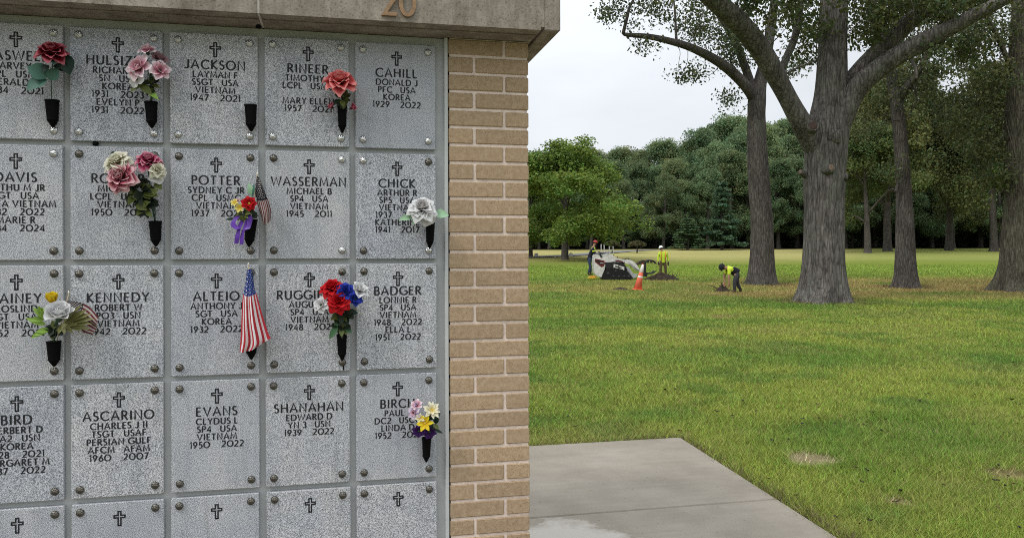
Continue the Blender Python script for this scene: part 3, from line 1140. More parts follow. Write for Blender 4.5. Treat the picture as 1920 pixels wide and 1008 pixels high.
# ---------------------------------------------------------------- artificial flowers
def petal_mesh(name, mat, L, W, cup, curl, tip=.8, nu=5, nv=6, ruffle=0.0, seed=0):
    """petal growing along +y from the origin, cupped upwards (+z), tip curling by `curl`"""
    r_ = random.Random(seed)
    ph = r_.random() * 6
    v = []; uv = []
    for j in range(nv + 1):
        t = j / nv
        wv = W * (math.sin(math.pi * (.10 + .66 * t)) ** .7) * (1 if t < .85 else 1 - .18 * (t - .85) / .15)
        a = curl * t * t
        for i in range(nu + 1):
            s = i / nu * 2 - 1
            x = s * wv / 2
            z = cup * (s * s) * wv * .6 + math.sin(a) * L * t * .5 + ruffle * L * t * math.sin(5 * s + ph)
            y = L * t * (1 - .20 * s * s * t) * math.cos(a * .5)
            v.append((x, y, z)); uv.append((i / nu, t))
    f = []
    for j in range(nv):
        for i in range(nu):
            b0 = j * (nu + 1) + i
            f.append((b0, b0 + 1, b0 + nu + 2, b0 + nu + 1))
    return np_mesh(name, v, np.array(f), [mat], True, uv=uv)


PM = dict(
    dkred=m_petal('dark_red_petal', (.07, .002, .006), (.15, .005, .013), (.40, .10, .12)),
    pink=m_petal('pale_pink_petal', (.45, .05, .16), (.66, .38, .43), (.75, .58, .60)),
    pinkw=m_petal('white_pink_petal', (.48, .06, .17), (.72, .52, .56), (.80, .70, .72)),
    mauve=m_petal('dull_mauve_petal', (.22, .07, .11), (.34, .20, .22)),
    salmon=m_petal('salmon_petal', (.36, .015, .025), (.58, .09, .09), (.68, .26, .24)),
    cream=m_petal('cream_petal', (.50, .44, .26), (.70, .68, .55)),
    magenta=m_petal('magenta_petal', (.16, .008, .035), (.36, .035, .10), (.58, .24, .30)),
    dusky=m_petal('dusky_rose_petal', (.18, .02, .035), (.42, .10, .14), (.66, .42, .43)),
    white=m_petal('white_petal', (.55, .53, .52), (.74, .74, .74)),
    greyw=m_petal('greyish_white_petal', (.42, .39, .38), (.62, .60, .59)),
    red=m_petal('bright_red_petal', (.24, .004, .006), (.52, .008, .014)),
    blue=m_petal('royal_blue_petal', (.01, .018, .13), (.022, .045, .36)),
    yellow=m_petal('yellow_petal', (.62, .36, .01), (.80, .62, .03)),
    lemon=m_petal('lemon_petal', (.70, .48, .03), (.76, .66, .22)),
    daisy=m_petal('cream_daisy_petal', (.70, .55, .15), (.78, .74, .56)),
    lilac=m_petal('pale_lilac_petal', (.40, .26, .45), (.70, .58, .70)),
    violet=m_petal('dark_violet_petal', (.02, .005, .05), (.06, .016, .13)),
)
LM = dict(
    green=simple('leaf_green', (.045, .12, .045), .5, var=.3, scale=60),
    dark=simple('leaf_dark_green', (.010, .030, .020), .5, var=.3, scale=60),
    blueg=simple('leaf_blue_green', (.055, .135, .10), .55, var=.25, scale=60),
    olive=simple('leaf_olive', (.085, .105, .022), .5, var=.4, scale=60),
    deep=simple('foliage_deep_green', (.010, .020, .008), .6, var=.4, scale=60),
    lime=simple('leaf_lime', (.22, .36, .06), .5, var=.25, scale=60),
    mint=simple('leaf_pale_mint', (.30, .48, .30), .5, var=.2, scale=60),
    stripe=simple('leaf_variegated', (.14, .14, .045), .5, var=.6, scale=150),
    stem=simple('flower_stem_green', (.025, .06, .03), .6, var=.2, scale=60),
    purple=simple('purple_ribbon', (.085, .02, .26), .35, var=.35, scale=80),
    pollen=simple('flower_centre_yellow', (.55, .38, .04), .8, var=.2, scale=200),
)
PCACHE = {}


def pmesh(mk, L, W, cup, curl, ruffle, seed):
    key = (mk, round(L, 4), round(W, 4), round(cup, 2), round(curl, 2), round(ruffle, 2), seed)
    if key not in PCACHE:
        PCACHE[key] = petal_mesh('petal', PM[mk], L, W, cup, curl, ruffle=ruffle, seed=seed)
    return PCACHE[key]


def axis_frame(ax, roll=0.0):
    z = Vector(ax).normalized()
    q = z.to_track_quat('Z', 'Y').to_matrix().to_4x4()
    return q @ Matrix.Rotation(roll, 4, 'Z')


def blossom(root, px, py, R, ax, layers, y=-.075, core=None, name='blossom', label=None):
    R = R * (.92 if root.name.startswith('mixed') else 1.06)
    """layers: (material, count, length, width, tilt, cup, curl, ruffle) in units of R; tilt 0 = flat open, 90 = closed"""
    c = on_wall(px, py, y) - np.array(root.location)
    M4 = Matrix.Translation(Vector(c)) @ axis_frame(ax, random.uniform(0, 6))
    mb = MB().lathe([(.02 * R, -.35 * R), (.16 * R, -.22 * R), (.22 * R, 0), (.16 * R, .12 * R), (.03 * R, .18 * R)], 8)
    b_ = mb.build(name, core or LM['stem'], root, fix=True, sm=True)
    b_.matrix_local = M4
    if label: b_['label'] = label
    for li, (mk, n, L, W, tilt, cup, curl, ruf) in enumerate(layers):
        ph = random.uniform(0, 6)
        for k in range(n):
            a = ph + 2 * math.pi * k / n + random.uniform(-.18, .18)
            tl = math.radians(tilt + random.uniform(-7, 7))
            me = pmesh(mk, L * R, W * R, cup, curl, ruf, (li * 5 + k) % 3)
            o = link('petal', me, b_)
            s = random.uniform(.9, 1.08)
            o.matrix_local = Matrix.Rotation(a, 4, 'Z') @ Matrix.Translation((0, .05 * R, li * .01 * R)) @ Matrix.Rotation(tl, 4, 'X') @ Matrix.Scale(s, 4)
    return b_


def rose(mi, mo, n=(4, 6, 7)):
    return [(mo, n[2], .98, .82, 10, .45, -.8, .06), (mo, n[2], .86, .78, 28, .55, -.65, .06), (mo, n[1], .74, .70, 46, .65, -.45, .04), (mi, n[1], .62, .60, 62, .75, -.15, .02), (mi, n[0], .54, .46, 75, .9, .2, 0), (mi, 3, .48, .32, 86, 1.0, .3, 0)]


LC = {}


def leaf(root, px, py, tipx, tipy, wpx, mk, y0=-.05, y1=-.06, name='leaf', bend=.25):
    a = on_wall(px, py, y0); e = on_wall(tipx, tipy, y1)
    L = np.linalg.norm(e - a)
    wd = wpx / 305.0
    key = (mk, round(wd / L, 1), round(bend, 1))
    if key not in LC:
        k = max(.1, round(wd / L, 1))
        v = []; f = []
        n = 7
        for j in range(n + 1):
            t = j / n
            hw = .5 * k * (math.sin(math.pi * t ** .85) ** .9 if 0 < t < 1 else 0.02)
            zc = bend * (t - t * t)
            v += [(-hw, t, zc + hw * .35), (0, t, zc), (hw, t, zc + hw * .35)]
        for j in range(n):
            b0 = 3 * j
            f += [(b0, b0 + 1, b0 + 4, b0 + 3), (b0 + 1, b0 + 2, b0 + 5, b0 + 4)]
        LC[key] = np_mesh(name, v, np.array(f), [LM[mk]], True)
    o = link(name, LC[key], root)
    yv = Vector(e - a).normalized()
    zv = Vector((random.uniform(-.4, .4), -1, random.uniform(.1, .7)))
    xv = yv.cross(zv).normalized(); zv = xv.cross(yv)
    m = Matrix(((xv.x, yv.x, zv.x), (xv.y, yv.y, zv.y), (xv.z, yv.z, zv.z))).to_4x4()
    o.matrix_local = Matrix.Translation(Vector(a) - root.location) @ m @ Matrix.Scale(L, 4)
    return o


def stem(root, pts, r=.0016, name='stem', mk='stem'):
    p = [on_wall(q[0], q[1], q[2]) - np.array(root.location) for q in pts]
    return MB().tube(catmull(p, 3 * len(p)), r, 6).build(name, LM[mk], root, sm=True)


def foliage(root, px, py, n, spread, mk, size=9, y=-.05, drop=0.0):
    n = int(n * 1.9)
    spread *= 1.15
    """loose bunch of leaves, each its own leaf"""
    for k in range(n):
        a = random.uniform(0, 2 * math.pi)
        mkk = mk if random.random() < .8 else 'olive'
        r1 = random.uniform(.1, .55) * spread
        r2 = r1 + random.uniform(.7, 1.2) * size
        leaf(root, px + r1 * math.cos(a), py + r1 * math.sin(a), px + r2 * math.cos(a), py + r2 * math.sin(a) + drop, size * random.uniform(.5, .75), mkk, y + random.uniform(-.015, .02), y + random.uniform(-.03, .02))


def bouquet(name, px, py, label, cat='artificial flowers', y=-.024):
    return thing(name, on_wall(px, py, y), label, cat, None)


UP = (0.05, -.8, .6)
# single dark red rose
r = bouquet('rose', 61, 119, 'single dark red rose with blue green leaves at the left of the top row', 'artificial flower')
blossom(r, 61, 64, .050, (0.0, -.62, .78), [('dkred', 6, 1.05, .85, 10, .5, -.75, .06), ('dkred', 6, .95, .85, 30, .55, -.5, .05), ('dkred', 5, .85, .8, 48, .6, -.4, .03), ('dkred', 4, .72, .7, 66, .8, .1, .02), ('dkred', 4, .6, .5, 80, .9, .2, 0)], y=-.085)
leaf(r, 62, 68, 64, 76, 8, 'dark', -.10, -.12)
stem(r, [(62, 72, -.075), (60, 95, -.045), (61, 122, -.024)])
leaf(r, 72, 62, 82, 88, 17, 'dark', -.05, -.05); leaf(r, 70, 72, 79, 84, 12, 'dark', -.05, -.045)
leaf(r, 57, 90, 32, 78, 18, 'blueg', -.055, -.07); leaf(r, 56, 93, 31, 106, 16, 'blueg', -.055, -.07)
leaf(r, 58, 94, 68, 79, 12, 'blueg', -.055, -.06); leaf(r, 57, 76, 50, 84, 8, 'dark', -.07, -.075)
leaf(r, 64, 75, 70, 81, 8, 'dark', -.07, -.07)
# pink bunch
r = bouquet('pink_bouquet', 177, 120, 'bunch of pale pink open blossoms with magenta centres and green leaves')
blossom(r, 186, 71, .034, (.4, -.6, .6), [('mauve', 6, .95, .9, 30, .5, -.3, .03), ('mauve', 4, .7, .7, 65, .7, 0, 0)], y=-.05)
blossom(r, 173, 61, .032, (-.1, -.55, .8), [('pinkw', 6, .98, .8, 28, .5, -.5, .05), ('pink', 5, .8, .6, 55, .7, -.1, 0), ('pink', 3, .6, .5, 78, .8, .2, 0)], y=-.075)
blossom(r, 164, 80, .044, (-.35, -.85, .25), [('pinkw', 6, 1.0, .85, 18, .45, -.35, .05), ('pink', 5, .75, .7, 48, .6, 0, 0), ('pink', 4, .5, .45, 75, .8, .2, 0)], y=-.085)
blossom(r, 187, 83, .037, (.45, -.8, .25), [('pinkw', 6, 1.0, .8, 22, .45, -.35, .05), ('pink', 4, .7, .6, 55, .6, 0, 0)], y=-.08)
leaf(r, 168, 84, 155, 98, 17, 'mint', -.085, -.09) if False else None
lf = blossom(r, 160, 92, .030, (-.3, -.7, -.3), [('white', 3, 1.1, 1.1, 12, .4, -.3, .04)], y=-.085)
foliage(r, 177, 99, 9, 6, 'deep', 9, -.05)
leaf(r, 170, 94, 153, 108, 8, 'olive', -.06, -.07); leaf(r, 164, 98, 178, 112, 9, 'olive', -.065, -.07); leaf(r, 172, 106, 186, 117, 7, 'lime', -.06, -.07)
stem(r, [(177, 85, -.06), (178, 105, -.035), (177, 123, -.024)], .004)
stem(r, [(170, 70, -.06), (176, 95, -.04), (177, 121, -.026)])
# salmon rose
r = bouquet('rose', 401, 124, 'single salmon red rose with two small buds below it', 'artificial flower')
blossom(r, 398, 97, .058, (-.05, -.7, .72), [('salmon', 7, 1.0, .85, 5, .45, -.6, .08), ('salmon', 6, .9, .8, 22, .5, -.5, .07), ('salmon', 6, .8, .75, 42, .6, -.4, .05), ('salmon', 5, .62, .7, 62, .7, -.1, .03), ('salmon', 3, .5, .5, 80, .9, .2, 0)], y=-.085)
foliage(r, 400, 116, 12, 5, 'deep', 9, -.055)
leaf(r, 402, 128, 408, 116, 5, 'olive', -.06, -.065)
blossom(r, 390, 126, .017, (-.7, -.6, .5), [('magenta', 5, 1.2, .9, 50, .7, 0, 0), ('salmon', 3, .9, .6, 75, .8, .2, 0)], y=-.055)
blossom(r, 411, 127, .018, (.7, -.6, .4), [('magenta', 5, 1.2, .9, 50, .7, 0, 0), ('salmon', 3, .9, .6, 75, .8, .2, 0)], y=-.055)
stem(r, [(399, 102, -.075), (401, 115, -.04), (401, 128, -.024)], .003)
# cream and magenta roses
r = bouquet('rose_bouquet', 182, 259, 'large bouquet of cream, magenta and dusky roses over dark olive leaves')
blossom(r, 174, 190, .046, (.1, -.6, .75), rose('magenta', 'magenta'), y=-.07)
blossom(r, 138, 191, .050, (-.35, -.6, .65), rose('cream', 'cream'), y=-.075)
blossom(r, 184, 199, .032, (.4, -.8, .3), rose('cream', 'cream', (3, 4, 5)), y=-.085)
blossom(r, 184, 205, .028, (.3, -.8, -.2), [('white', 4, 1.0, 1.0, 12, .4, -.3, .04)], y=-.080)
blossom(r, 143, 208, .058, (-.3, -.85, .35), rose('dusky', 'dusky'), y=-.095)
foliage(r, 163, 222, 22, 14, 'deep', 11, -.05, 3)
foliage(r, 172, 238, 14, 10, 'deep', 10, -.045, 2)
for (a, b_, c_, e, wq, mk) in ((160, 228, 150, 240, 8, 'olive'), (168, 226, 186, 230, 8, 'olive'), (160, 238, 172, 246, 9, 'olive'), (166, 243, 176, 236, 8, 'olive'), (168, 247, 160, 252, 7, 'olive'), (174, 230, 186, 222, 9, 'olive'), (164, 233, 154, 230, 7, 'olive'), (172, 248, 178, 254, 6, 'olive'), (182, 214, 190, 222, 8, 'olive')):
    leaf(r, a, b_, c_, e, wq, mk, -.06, -.075)
leaf(r, 138, 220, 130, 224, 6, 'dark', -.07, -.08); leaf(r, 134, 182, 131, 177, 5, 'dark', -.05, -.05)
for q in ((174, 200), (145, 214), (184, 205)):
    stem(r, [(q[0], q[1], -.06), (178, 235, -.035), (182, 262, -.024)], .002)
# small mixed bunch with ribbon
r = bouquet('mixed_bouquet', 293, 258, 'small bunch with a red flower, yellow blossoms and purple ribbon')
blossom(r, 292, 238, .030, (-.05, -.95, .15), [('red', 7, 1.0, .9, 8, .4, -.3, .05), ('red', 5, .7, .7, 40, .5, -.1, .02)], y=-.08, core=LM['pollen'])
blossom(r, 275, 237, .013, (-.3, -.8, .4), [('lemon', 6, 1.2, .8, 15, .4, -.2, 0)], y=-.07, core=LM['pollen'])
blossom(r, 281, 243, .016, (-.2, -.9, .1), [('lemon', 6, 1.2, .8, 15, .4, -.2, 0)], y=-.072, core=LM['pollen'])
blossom(r, 279, 235, .010, (-.2, -.8, .3), [('pinkw', 5, 1.2, .9, 25, .4, -.2, 0)], y=-.065)
leaf(r, 295, 230, 291, 214, 7, 'mint', -.05, -.055); leaf(r, 296, 230, 298, 215, 6, 'blueg', -.05, -.055)
foliage(r, 285, 249, 10, 5, 'olive', 8, -.06)
foliage(r, 293, 252, 8, 4, 'deep', 8, -.05)
leaf(r, 276, 256, 264, 257, 3, 'dark', -.05, -.055)
for (pts, wd_) in (([(288, 252), (282, 262), (279, 272), (277, 285)], .016), ([(290, 252), (288, 264), (284, 274), (283, 286)], .014), ([(290, 250), (279, 253), (273, 262), (279, 268)], .02), ([(284, 250), (292, 254), (291, 266), (285, 270)], .02)):
    p = catmull([on_wall(q[0], q[1], -.062 - .006 * i) - np.array(r.location) for i, q in enumerate(pts)], 12)
    v = []; 
    for i, q in enumerate(p):
        tw = .6 * math.sin(i * .7)
        dv = np.array([math.cos(tw), math.sin(tw) * .8, .15]) * wd_ / 2
        v += [q - dv, q + dv]
    link('ribbon', np_mesh('ribbon', v, np.array([(2 * i, 2 * i + 1, 2 * i + 3, 2 * i + 2) for i in range(len(p) - 1)]), [LM['purple']], True), r)
stem(r, [(291, 242, -.06), (293, 252, -.035), (293.5, 262, -.024)], .003)
# white rose
r = bouquet('rose', 504, 260, 'single white rose with pale mint leaves beside the brick pillar', 'artificial flower')
blossom(r, 495, 245, .056, (-.15, -.75, .6), rose('greyw', 'white', (4, 5, 7)), y=-.08)
blossom(r, 500, 254, .036, (.1, -.8, -.2), [('white', 5, 1.0, 1.0, 10, .4, -.4, .06)], y=-.075)
leaf(r, 508, 249, 526, 252, 11, 'mint', -.06, -.07, bend=.1); leaf(r, 486, 252, 467, 257, 8, 'mint', -.06, -.07); leaf(r, 490, 255, 484, 263, 8, 'mint', -.06, -.07)
stem(r, [(500, 252, -.06), (503, 258, -.035), (504.5, 266, -.024)], .003)
# yellow and white buds
r = bouquet('bud_bouquet', 63, 400, 'yellow bud and white bud with lime and striped leaves at the left edge')
blossom(r, 62, 354, .030, (-.05, -.35, .95), [('yellow', 4, 1.15, 1.1, 62, .8, -.1, .02), ('yellow', 4, 1.0, .8, 76, .9, .2, 0)], y=-.06)
blossom(r, 69, 372, .050, (.15, -.55, .8), [('white', 5, 1.05, 1.15, 38, .7, -.15, .03), ('white', 4, .95, .9, 62, .8, .1, 0), ('white', 4, .85, .6, 78, .9, .2, 0)], y=-.085)
for (a, b_, c_, e, wq) in ((54, 372, 38, 360, 7), (52, 374, 33, 374, 6), (54, 380, 30, 372, 6), (56, 384, 36, 396, 6), (58, 386, 42, 388, 6), (50, 368, 44, 358, 6), (58, 362, 50, 364, 6), (56, 388, 38, 392, 5)):
    leaf(r, a, b_, c_, e, wq, 'lime', -.06, -.08)
for (c_, e) in ((96, 357), (103, 362), (108, 367), (111, 373), (108, 379), (102, 384), (96, 388), (86, 390), (76, 391), (99, 371), (106, 385), (92, 380), (84, 386), (68, 391)):
    leaf(r, 74, 378, c_, e, 5, 'stripe', -.05, -.075, bend=.12)
foliage(r, 64, 386, 10, 6, 'deep', 9, -.05)
stem(r, [(66, 376, -.065), (64, 390, -.035), (63, 404, -.024)], .004)
# red, white and blue bouquet
r = bouquet('patriotic_bouquet', 400.5, 392, 'bouquet of red, white and blue blossoms over dark foliage')
blossom(r, 389, 338, .044, (-.2, -.55, .8), rose('red', 'red'), y=-.07)
blossom(r, 421, 340, .036, (.35, -.6, .7), [('white', 6, 1.0, .9, 20, .5, -.4, .06), ('white', 5, .8, .8, 45, .6, -.1, .03), ('white', 4, .6, .5, 70, .8, .1, 0)], y=-.065)
blossom(r, 377, 357, .030, (-.4, -.75, .2), [('white', 6, 1.0, .9, 15, .5, -.4, .06), ('white', 4, .7, .7, 50, .6, -.1, .03)], y=-.075)
blossom(r, 405, 341, .033, (.05, -.85, .5), [('blue', 6, 1.0, .9, 18, .5, -.4, .06), ('blue', 5, .75, .75, 48, .6, -.1, .03), ('blue', 3, .5, .5, 75, .8, .1, 0)], y=-.092)
blossom(r, 416, 350, .026, (.3, -.85, .1), [('blue', 6, 1.0, .9, 18, .5, -.4, .06), ('blue', 4, .7, .7, 50, .6, -.1, .03)], y=-.088)
blossom(r, 397, 353, .044, (-.05, -.9, .3), rose('red', 'red'), y=-.095)
foliage(r, 401, 366, 18, 9, 'deep', 10, -.055, 3)
foliage(r, 401, 380, 12, 6, 'deep', 9, -.04, 3)
leaf(r, 396, 380, 386, 397, 7, 'green', -.05, -.055); leaf(r, 398, 376, 389, 384, 6, 'green', -.05, -.055); leaf(r, 404, 382, 412, 390, 6, 'green', -.05, -.055); leaf(r, 406, 364, 420, 367, 6, 'dark', -.05, -.055)
stem(r, [(410, 358, -.07), (418, 362, -.07), (425, 368, -.07)], .0007, mk='lime')
stem(r, [(401, 355, -.06), (401, 375, -.04), (400.5, 396, -.024)], .006)
# pastel bouquet
r = bouquet('pastel_bouquet', 500, 514, 'little bouquet of lilac, cream and yellow blossoms beside the brick pillar')
blossom(r, 488, 474, .020, (-.3, -.7, .6), [('pinkw', 6, 1.1, .8, 20, .4, -.3, .05), ('lilac', 4, .7, .6, 55, .6, 0, 0)], y=-.07)
blossom(r, 485, 483, .022, (-.4, -.85, .1), [('lilac', 6, 1.1, .8, 15, .4, -.3, .05), ('pinkw', 4, .7, .6, 50, .6, 0, 0)], y=-.075)
blossom(r, 506, 480, .028, (.2, -.8, .5), [('daisy', 9, 1.1, .5, 14, .3, -.2, .02), ('daisy', 7, .85, .45, 32, .3, -.1, .02)], y=-.08, core=LM['pollen'])
blossom(r, 498, 495, .027, (-.1, -.9, .2), [('yellow', 6, 1.1, .55, 22, .4, -.3, .04)], y=-.088, core=LM['pollen'])
blossom(r, 492, 489, .016, (-.1, -.9, .2), [('daisy', 6, 1.1, .6, 22, .4, -.3, .04)], y=-.084, core=LM['pollen'])
foliage(r, 505, 494, 14, 6, 'dark', 8, -.06)
blossom(r, 491, 504, .022, (-.2, -.8, -.2), [('violet', 7, 1.1, .8, 15, .4, -.3, .05)], y=-.062)
blossom(r, 503, 505, .024, (.1, -.8, -.2), [('violet', 7, 1.1, .8, 15, .4, -.3, .05)], y=-.06)
leaf(r, 508, 502, 519, 507, 4, 'dark', -.06, -.065); leaf(r, 508, 492, 516, 484, 4, 'dark', -.06, -.065); leaf(r, 504, 480, 517, 484, 3, 'dark', -.06, -.06)
stem(r, [(500, 490, -.06), (500, 503, -.035), (500, 518, -.024)], .003)

# ---------------------------------------------------------------- little flags
FM = [simple('flag_red', (.42, .022, .035), .75, var=.12, scale=40), simple('flag_white', (.72, .70, .70), .75, var=.06, scale=40),
      simple('flag_blue', (.022, .045, .20), .75, var=.15, scale=40), simple('flag_stick', (.42, .33, .2), .6)]
FMD = [simple('darker_flag_red', (.10, .012, .014), .75, var=.2, scale=40), simple('darker_flag_white', (.34, .30, .28), .75, var=.15, scale=40),
       simple('darker_flag_blue', (.006, .007, .012), .8, var=.2, scale=40), FM[3]]  # darker set of the flag colours, for the two small flags


def flag(label, rails, stick, mats, canton=.4, nu=44, fold=.012, across=False, nf=3.0):
    """rails: rows of photograph points (px, py, y); fly runs along the rows' index, width along each row"""
    root = thing('hand_flag', on_wall(stick[1][0], stick[1][1], -.03), label, 'flag')
    L = np.array(root.location)
    R = [catmull([on_wall(*q) for q in row], 27) for row in rails]
    G_ = np.array([catmull(np.array([rw[i] for rw in R]), nu + 1) for i in range(27)])   # 27 x nu+1
    v = []
    for i in range(27):
        for j in range(nu + 1):
            t = j / nu
            p = G_[i, j].copy()
            p[1] += fold * math.sin(i / 26 * math.pi * 2 * nf + 2 * t) * (.3 + .9 * t)
            v.append(p - L)
    f = []; mi = []
    for i in range(26):
        for j in range(nu):
            f.append((i * (nu + 1) + j, i * (nu + 1) + j + 1, (i + 1) * (nu + 1) + j + 1, (i + 1) * (nu + 1) + j))
            stripe = i // 2
            in_c = (j / nu < canton) and (across or i < 14)
            mi.append(2 if in_c else (0 if stripe % 2 == 0 else 1))
    link('flag_cloth', np_mesh('flag_cloth', v, np.array(f), mats, True, midx=mi), root)
    # stars: small five-point pieces sewn on the canton
    sv = []; sf = []
    ni = 26 if across else 14
    rws = 9; cl = 6
    for a in range(rws):
        for c_ in range(cl if a % 2 == 0 else cl - 1):
            ui = (a + .5) / rws * ni
            uj = ((c_ + (.5 if a % 2 == 0 else 1.0)) / cl) * canton * nu
            i0, j0 = int(ui), int(uj)
            i0 = min(i0, 25); j0 = min(j0, nu - 1)
            idx = lambda i, j: np.array(v[i * (nu + 1) + j])
            p = idx(i0, j0); du = idx(i0 + 1, j0) - p; dv = idx(i0, j0 + 1) - p
            p = p + du * (ui - i0) + dv * (uj - j0)
            nrm = np.cross(du, dv); nrm /= np.linalg.norm(nrm) + 1e-12
            if nrm[1] > 0: nrm = -nrm
            eu = du / (np.linalg.norm(du) + 1e-9); ev = np.cross(nrm, eu)
            b0 = len(sv)
            sv.append(p + nrm * .0006)
            sz = .0032
            for k in range(10):
                rr = sz if k % 2 == 0 else sz * .42
                an = math.pi / 2 + k * math.pi / 5
                sv.append(p + nrm * .0006 + eu * rr * math.cos(an) + ev * rr * math.sin(an))
            sf += [(b0, b0 + 1 + k, b0 + 1 + (k + 1) % 10) for k in range(10)]
    link('star', np_mesh('star', sv, np.array(sf), [mats[1]]), root, kind='stuff')
    p0, p1 = on_wall(stick[0][0], stick[0][1], stick[0][2]) - L, on_wall(stick[1][0], stick[1][1], stick[1][2]) - L
    MB().tube([p0, (p0 + p1) / 2, p1], .0018, 8).build('stick', mats[3], root, sm=True)
    tip = MB().lathe([(.0005, .012), (.003, .006), (.0015, 0)], 8, Matrix.Translation(Vector(p0)))
    tip.build('finial', simple('flag_finial', (.70, .66, .55), .4), root, sm=True)
    return root


flag('large striped flag hanging from its stick in the middle of the wall',
     [[(289.5, 316, -.05), (293, 315, -.062), (296, 317, -.05)],
      [(287, 334, -.055), (292, 336, -.085), (298.5, 336, -.055)],
      [(284, 350, -.06), (292, 352, -.10), (302, 347, -.06)],
      [(282.5, 372, -.06), (294, 378, -.105), (308, 368, -.06)],
      [(281.5, 394, -.06), (297, 401, -.10), (315, 390, -.06)],
      [(280, 412, -.055), (294, 410, -.09), (318, 395, -.06)]],
     ((291, 311, -.045), (294, 400, -.03)), FM, canton=.34, across=True, fold=.015, nf=2.6)
flag('small dark flag drooping beside the purple ribbon',
     [[(301, 206, -.05), (303, 207, -.055), (304.5, 209, -.05)],
      [(299, 222, -.05), (304, 222, -.07), (309, 221, -.05)],
      [(301, 236, -.055), (308, 236, -.075), (314, 234, -.055)],
      [(305, 250, -.055), (311, 250, -.08), (317.5, 246, -.055)],
      [(308, 260, -.055), (311.5, 263, -.075), (317, 258, -.055)]],
     ((301.5, 205, -.045), (295, 262, -.028)), FMD, canton=.46, across=True, fold=.006, nf=2.2)
flag('small dark flag behind the striped leaves of the yellow and white buds',
     [[(78, 352, -.04), (78, 362, -.04), (80, 372, -.04)],
      [(90, 353, -.042), (90, 366, -.05), (90, 378, -.045)],
      [(104, 359, -.045), (101, 374, -.05), (98, 388, -.045)],
      [(115, 372, -.05), (113, 383, -.055), (109, 391, -.05)]],
     ((80.5, 344, -.035), (66, 402, -.028)), FMD, canton=.5, across=False, fold=.006, nf=1.6)

# small black lumps left by insects in the joints
for (a, b_, yy, lb) in ((112, 168, .012, 'small black lump in the joint above the cream and magenta rose bouquet'), (303, 31, FY + .05, 'small black lump under the cap joint')):
    c = on_wall(a, b_, yy)
    mb = MB().lathe([(.001, .008), (.007, .006), (.011, 0), (.008, -.006), (.001, -.008)], 10)
    o = mb.build('mud_lump', M['vase'], None, sm=True); o.location = Vector(c); tag(o, lb, 'mud lump')

# ---------------------------------------------------------------- TREES
def leaf_cloud(cen, spread, n, size, tint, seed, flat=.6, elong=1.7, var=.3, up=.25):
    """n small leaf-sized faces round each centre; returns vertices, quads, tints"""
    g = np.random.default_rng(seed)
    cen = np.atleast_2d(cen); m = len(cen)
    spread = np.broadcast_to(np.asarray(spread, float), (m,)) if np.ndim(spread) < 2 else spread
    idx = np.repeat(np.arange(m), n)
    d = g.normal(size=(m * n, 3)); d /= np.linalg.norm(d, axis=1)[:, None]
    rr = g.random(m * n) ** .45
    off = d * rr[:, None]
    off[:, 2] *= flat
    sp = spread[idx]
    p = cen[idx] + off * (sp[:, None] if sp.ndim == 1 else sp)
    nrm = d * .6 + g.normal(size=(m * n, 3)) * .75 + np.array([0, 0, up])
    nrm /= np.linalg.norm(nrm, axis=1)[:, None]
    t = np.cross(nrm, g.normal(size=(m * n, 3))); t /= np.linalg.norm(t, axis=1)[:, None]
    b_ = np.cross(nrm, t)
    s = size * g.uniform(.6, 1.3, m * n)[:, None]
    lo = t * s * elong / 2; wd = b_ * s / 2
    bend = nrm * s * .18
    q = np.stack([p - lo, p + wd - bend * .0 + lo * .1, p + lo - bend, p - wd + lo * .1], 1).reshape(-1, 3)
    f = np.arange(m * n * 4).reshape(-1, 4)
    tint = np.asarray(tint, float)
    k = g.uniform(1 - var, 1 + var, m * n)[:, None] * np.repeat(g.uniform(.82, 1.18, m), n)[:, None]
    hue = g.normal(0, .10, m * n)[:, None] + np.repeat(g.normal(0, .07, m), n)[:, None]
    c = tint[None, :] * k * (1 + hue * np.array([[1.2, .1, -.4]]))
    return q, f, np.repeat(np.clip(c, 0.002, .9), 4, axis=0)


def join_clouds(parts):
    v = []; f = []; c = []; b0 = 0
    for (q, ff, cc) in parts:
        v.append(q); f.append(ff + b0); c.append(cc); b0 += len(q)
    return np.vstack(v), np.vstack(f), np.vstack(c)


def bark_rough(seed, amp=.05, flare=0.0, flen=1.0, lobes=5, seg_h=None):
    def fn(i, a, pts):
        z = pts[:, 2][:, None] - pts[0, 2]
        x = np.cos(a) * 3.2; y = np.sin(a) * 3.2
        r1 = fbm(x * 1.6 + seed, y * 1.6 + z * .55, seed, 4) - .5
        r2 = vnoise(np.abs(x) * 3.4 + seed * 3, y * 3.4 + z * 1.1, seed + 4) - .5
        o = 1 + amp * (r1 * 2.2 + r2 * 1.2)
        if flare:
            fl = np.exp(-np.clip(z, 0, None) / flen)
            o = o + flare * fl * (1 + .55 * np.sin(lobes * a + seed) + .35 * np.sin(3 * a + 2 * seed))
        return o
    return fn


def limb(pts, rad, name, mat, root, seg=12, amp=.07, seed=1, flare=0.0, flen=1.0, n=None, cap=True):
    n = n or max(8, 6 * len(pts))
    p4 = np.hstack([np.asarray(pts, float), np.asarray(rad, float)[:, None]])
    c = catmull(p4, n)
    v, f = tube_vf(c[:, :3], np.maximum(c[:, 3], .004), seg, cap, bark_rough(seed, amp, flare, flen))
    me = np_mesh(name, v - np.array(root.location), f, [mat], True)
    return link(name, me, root)


def px_limb(pp, root, name='limb', mat=None, depth=None, **kw):
    """pp: (px, py, width_px, depth)"""
    pts = [at_depth(q[0], q[1], q[3]) for q in pp]
    rad = [q[2] / 2 * q[3] / F for q in pp]
    return limb(pts, rad, name, mat, root, **kw), np.array(pts)


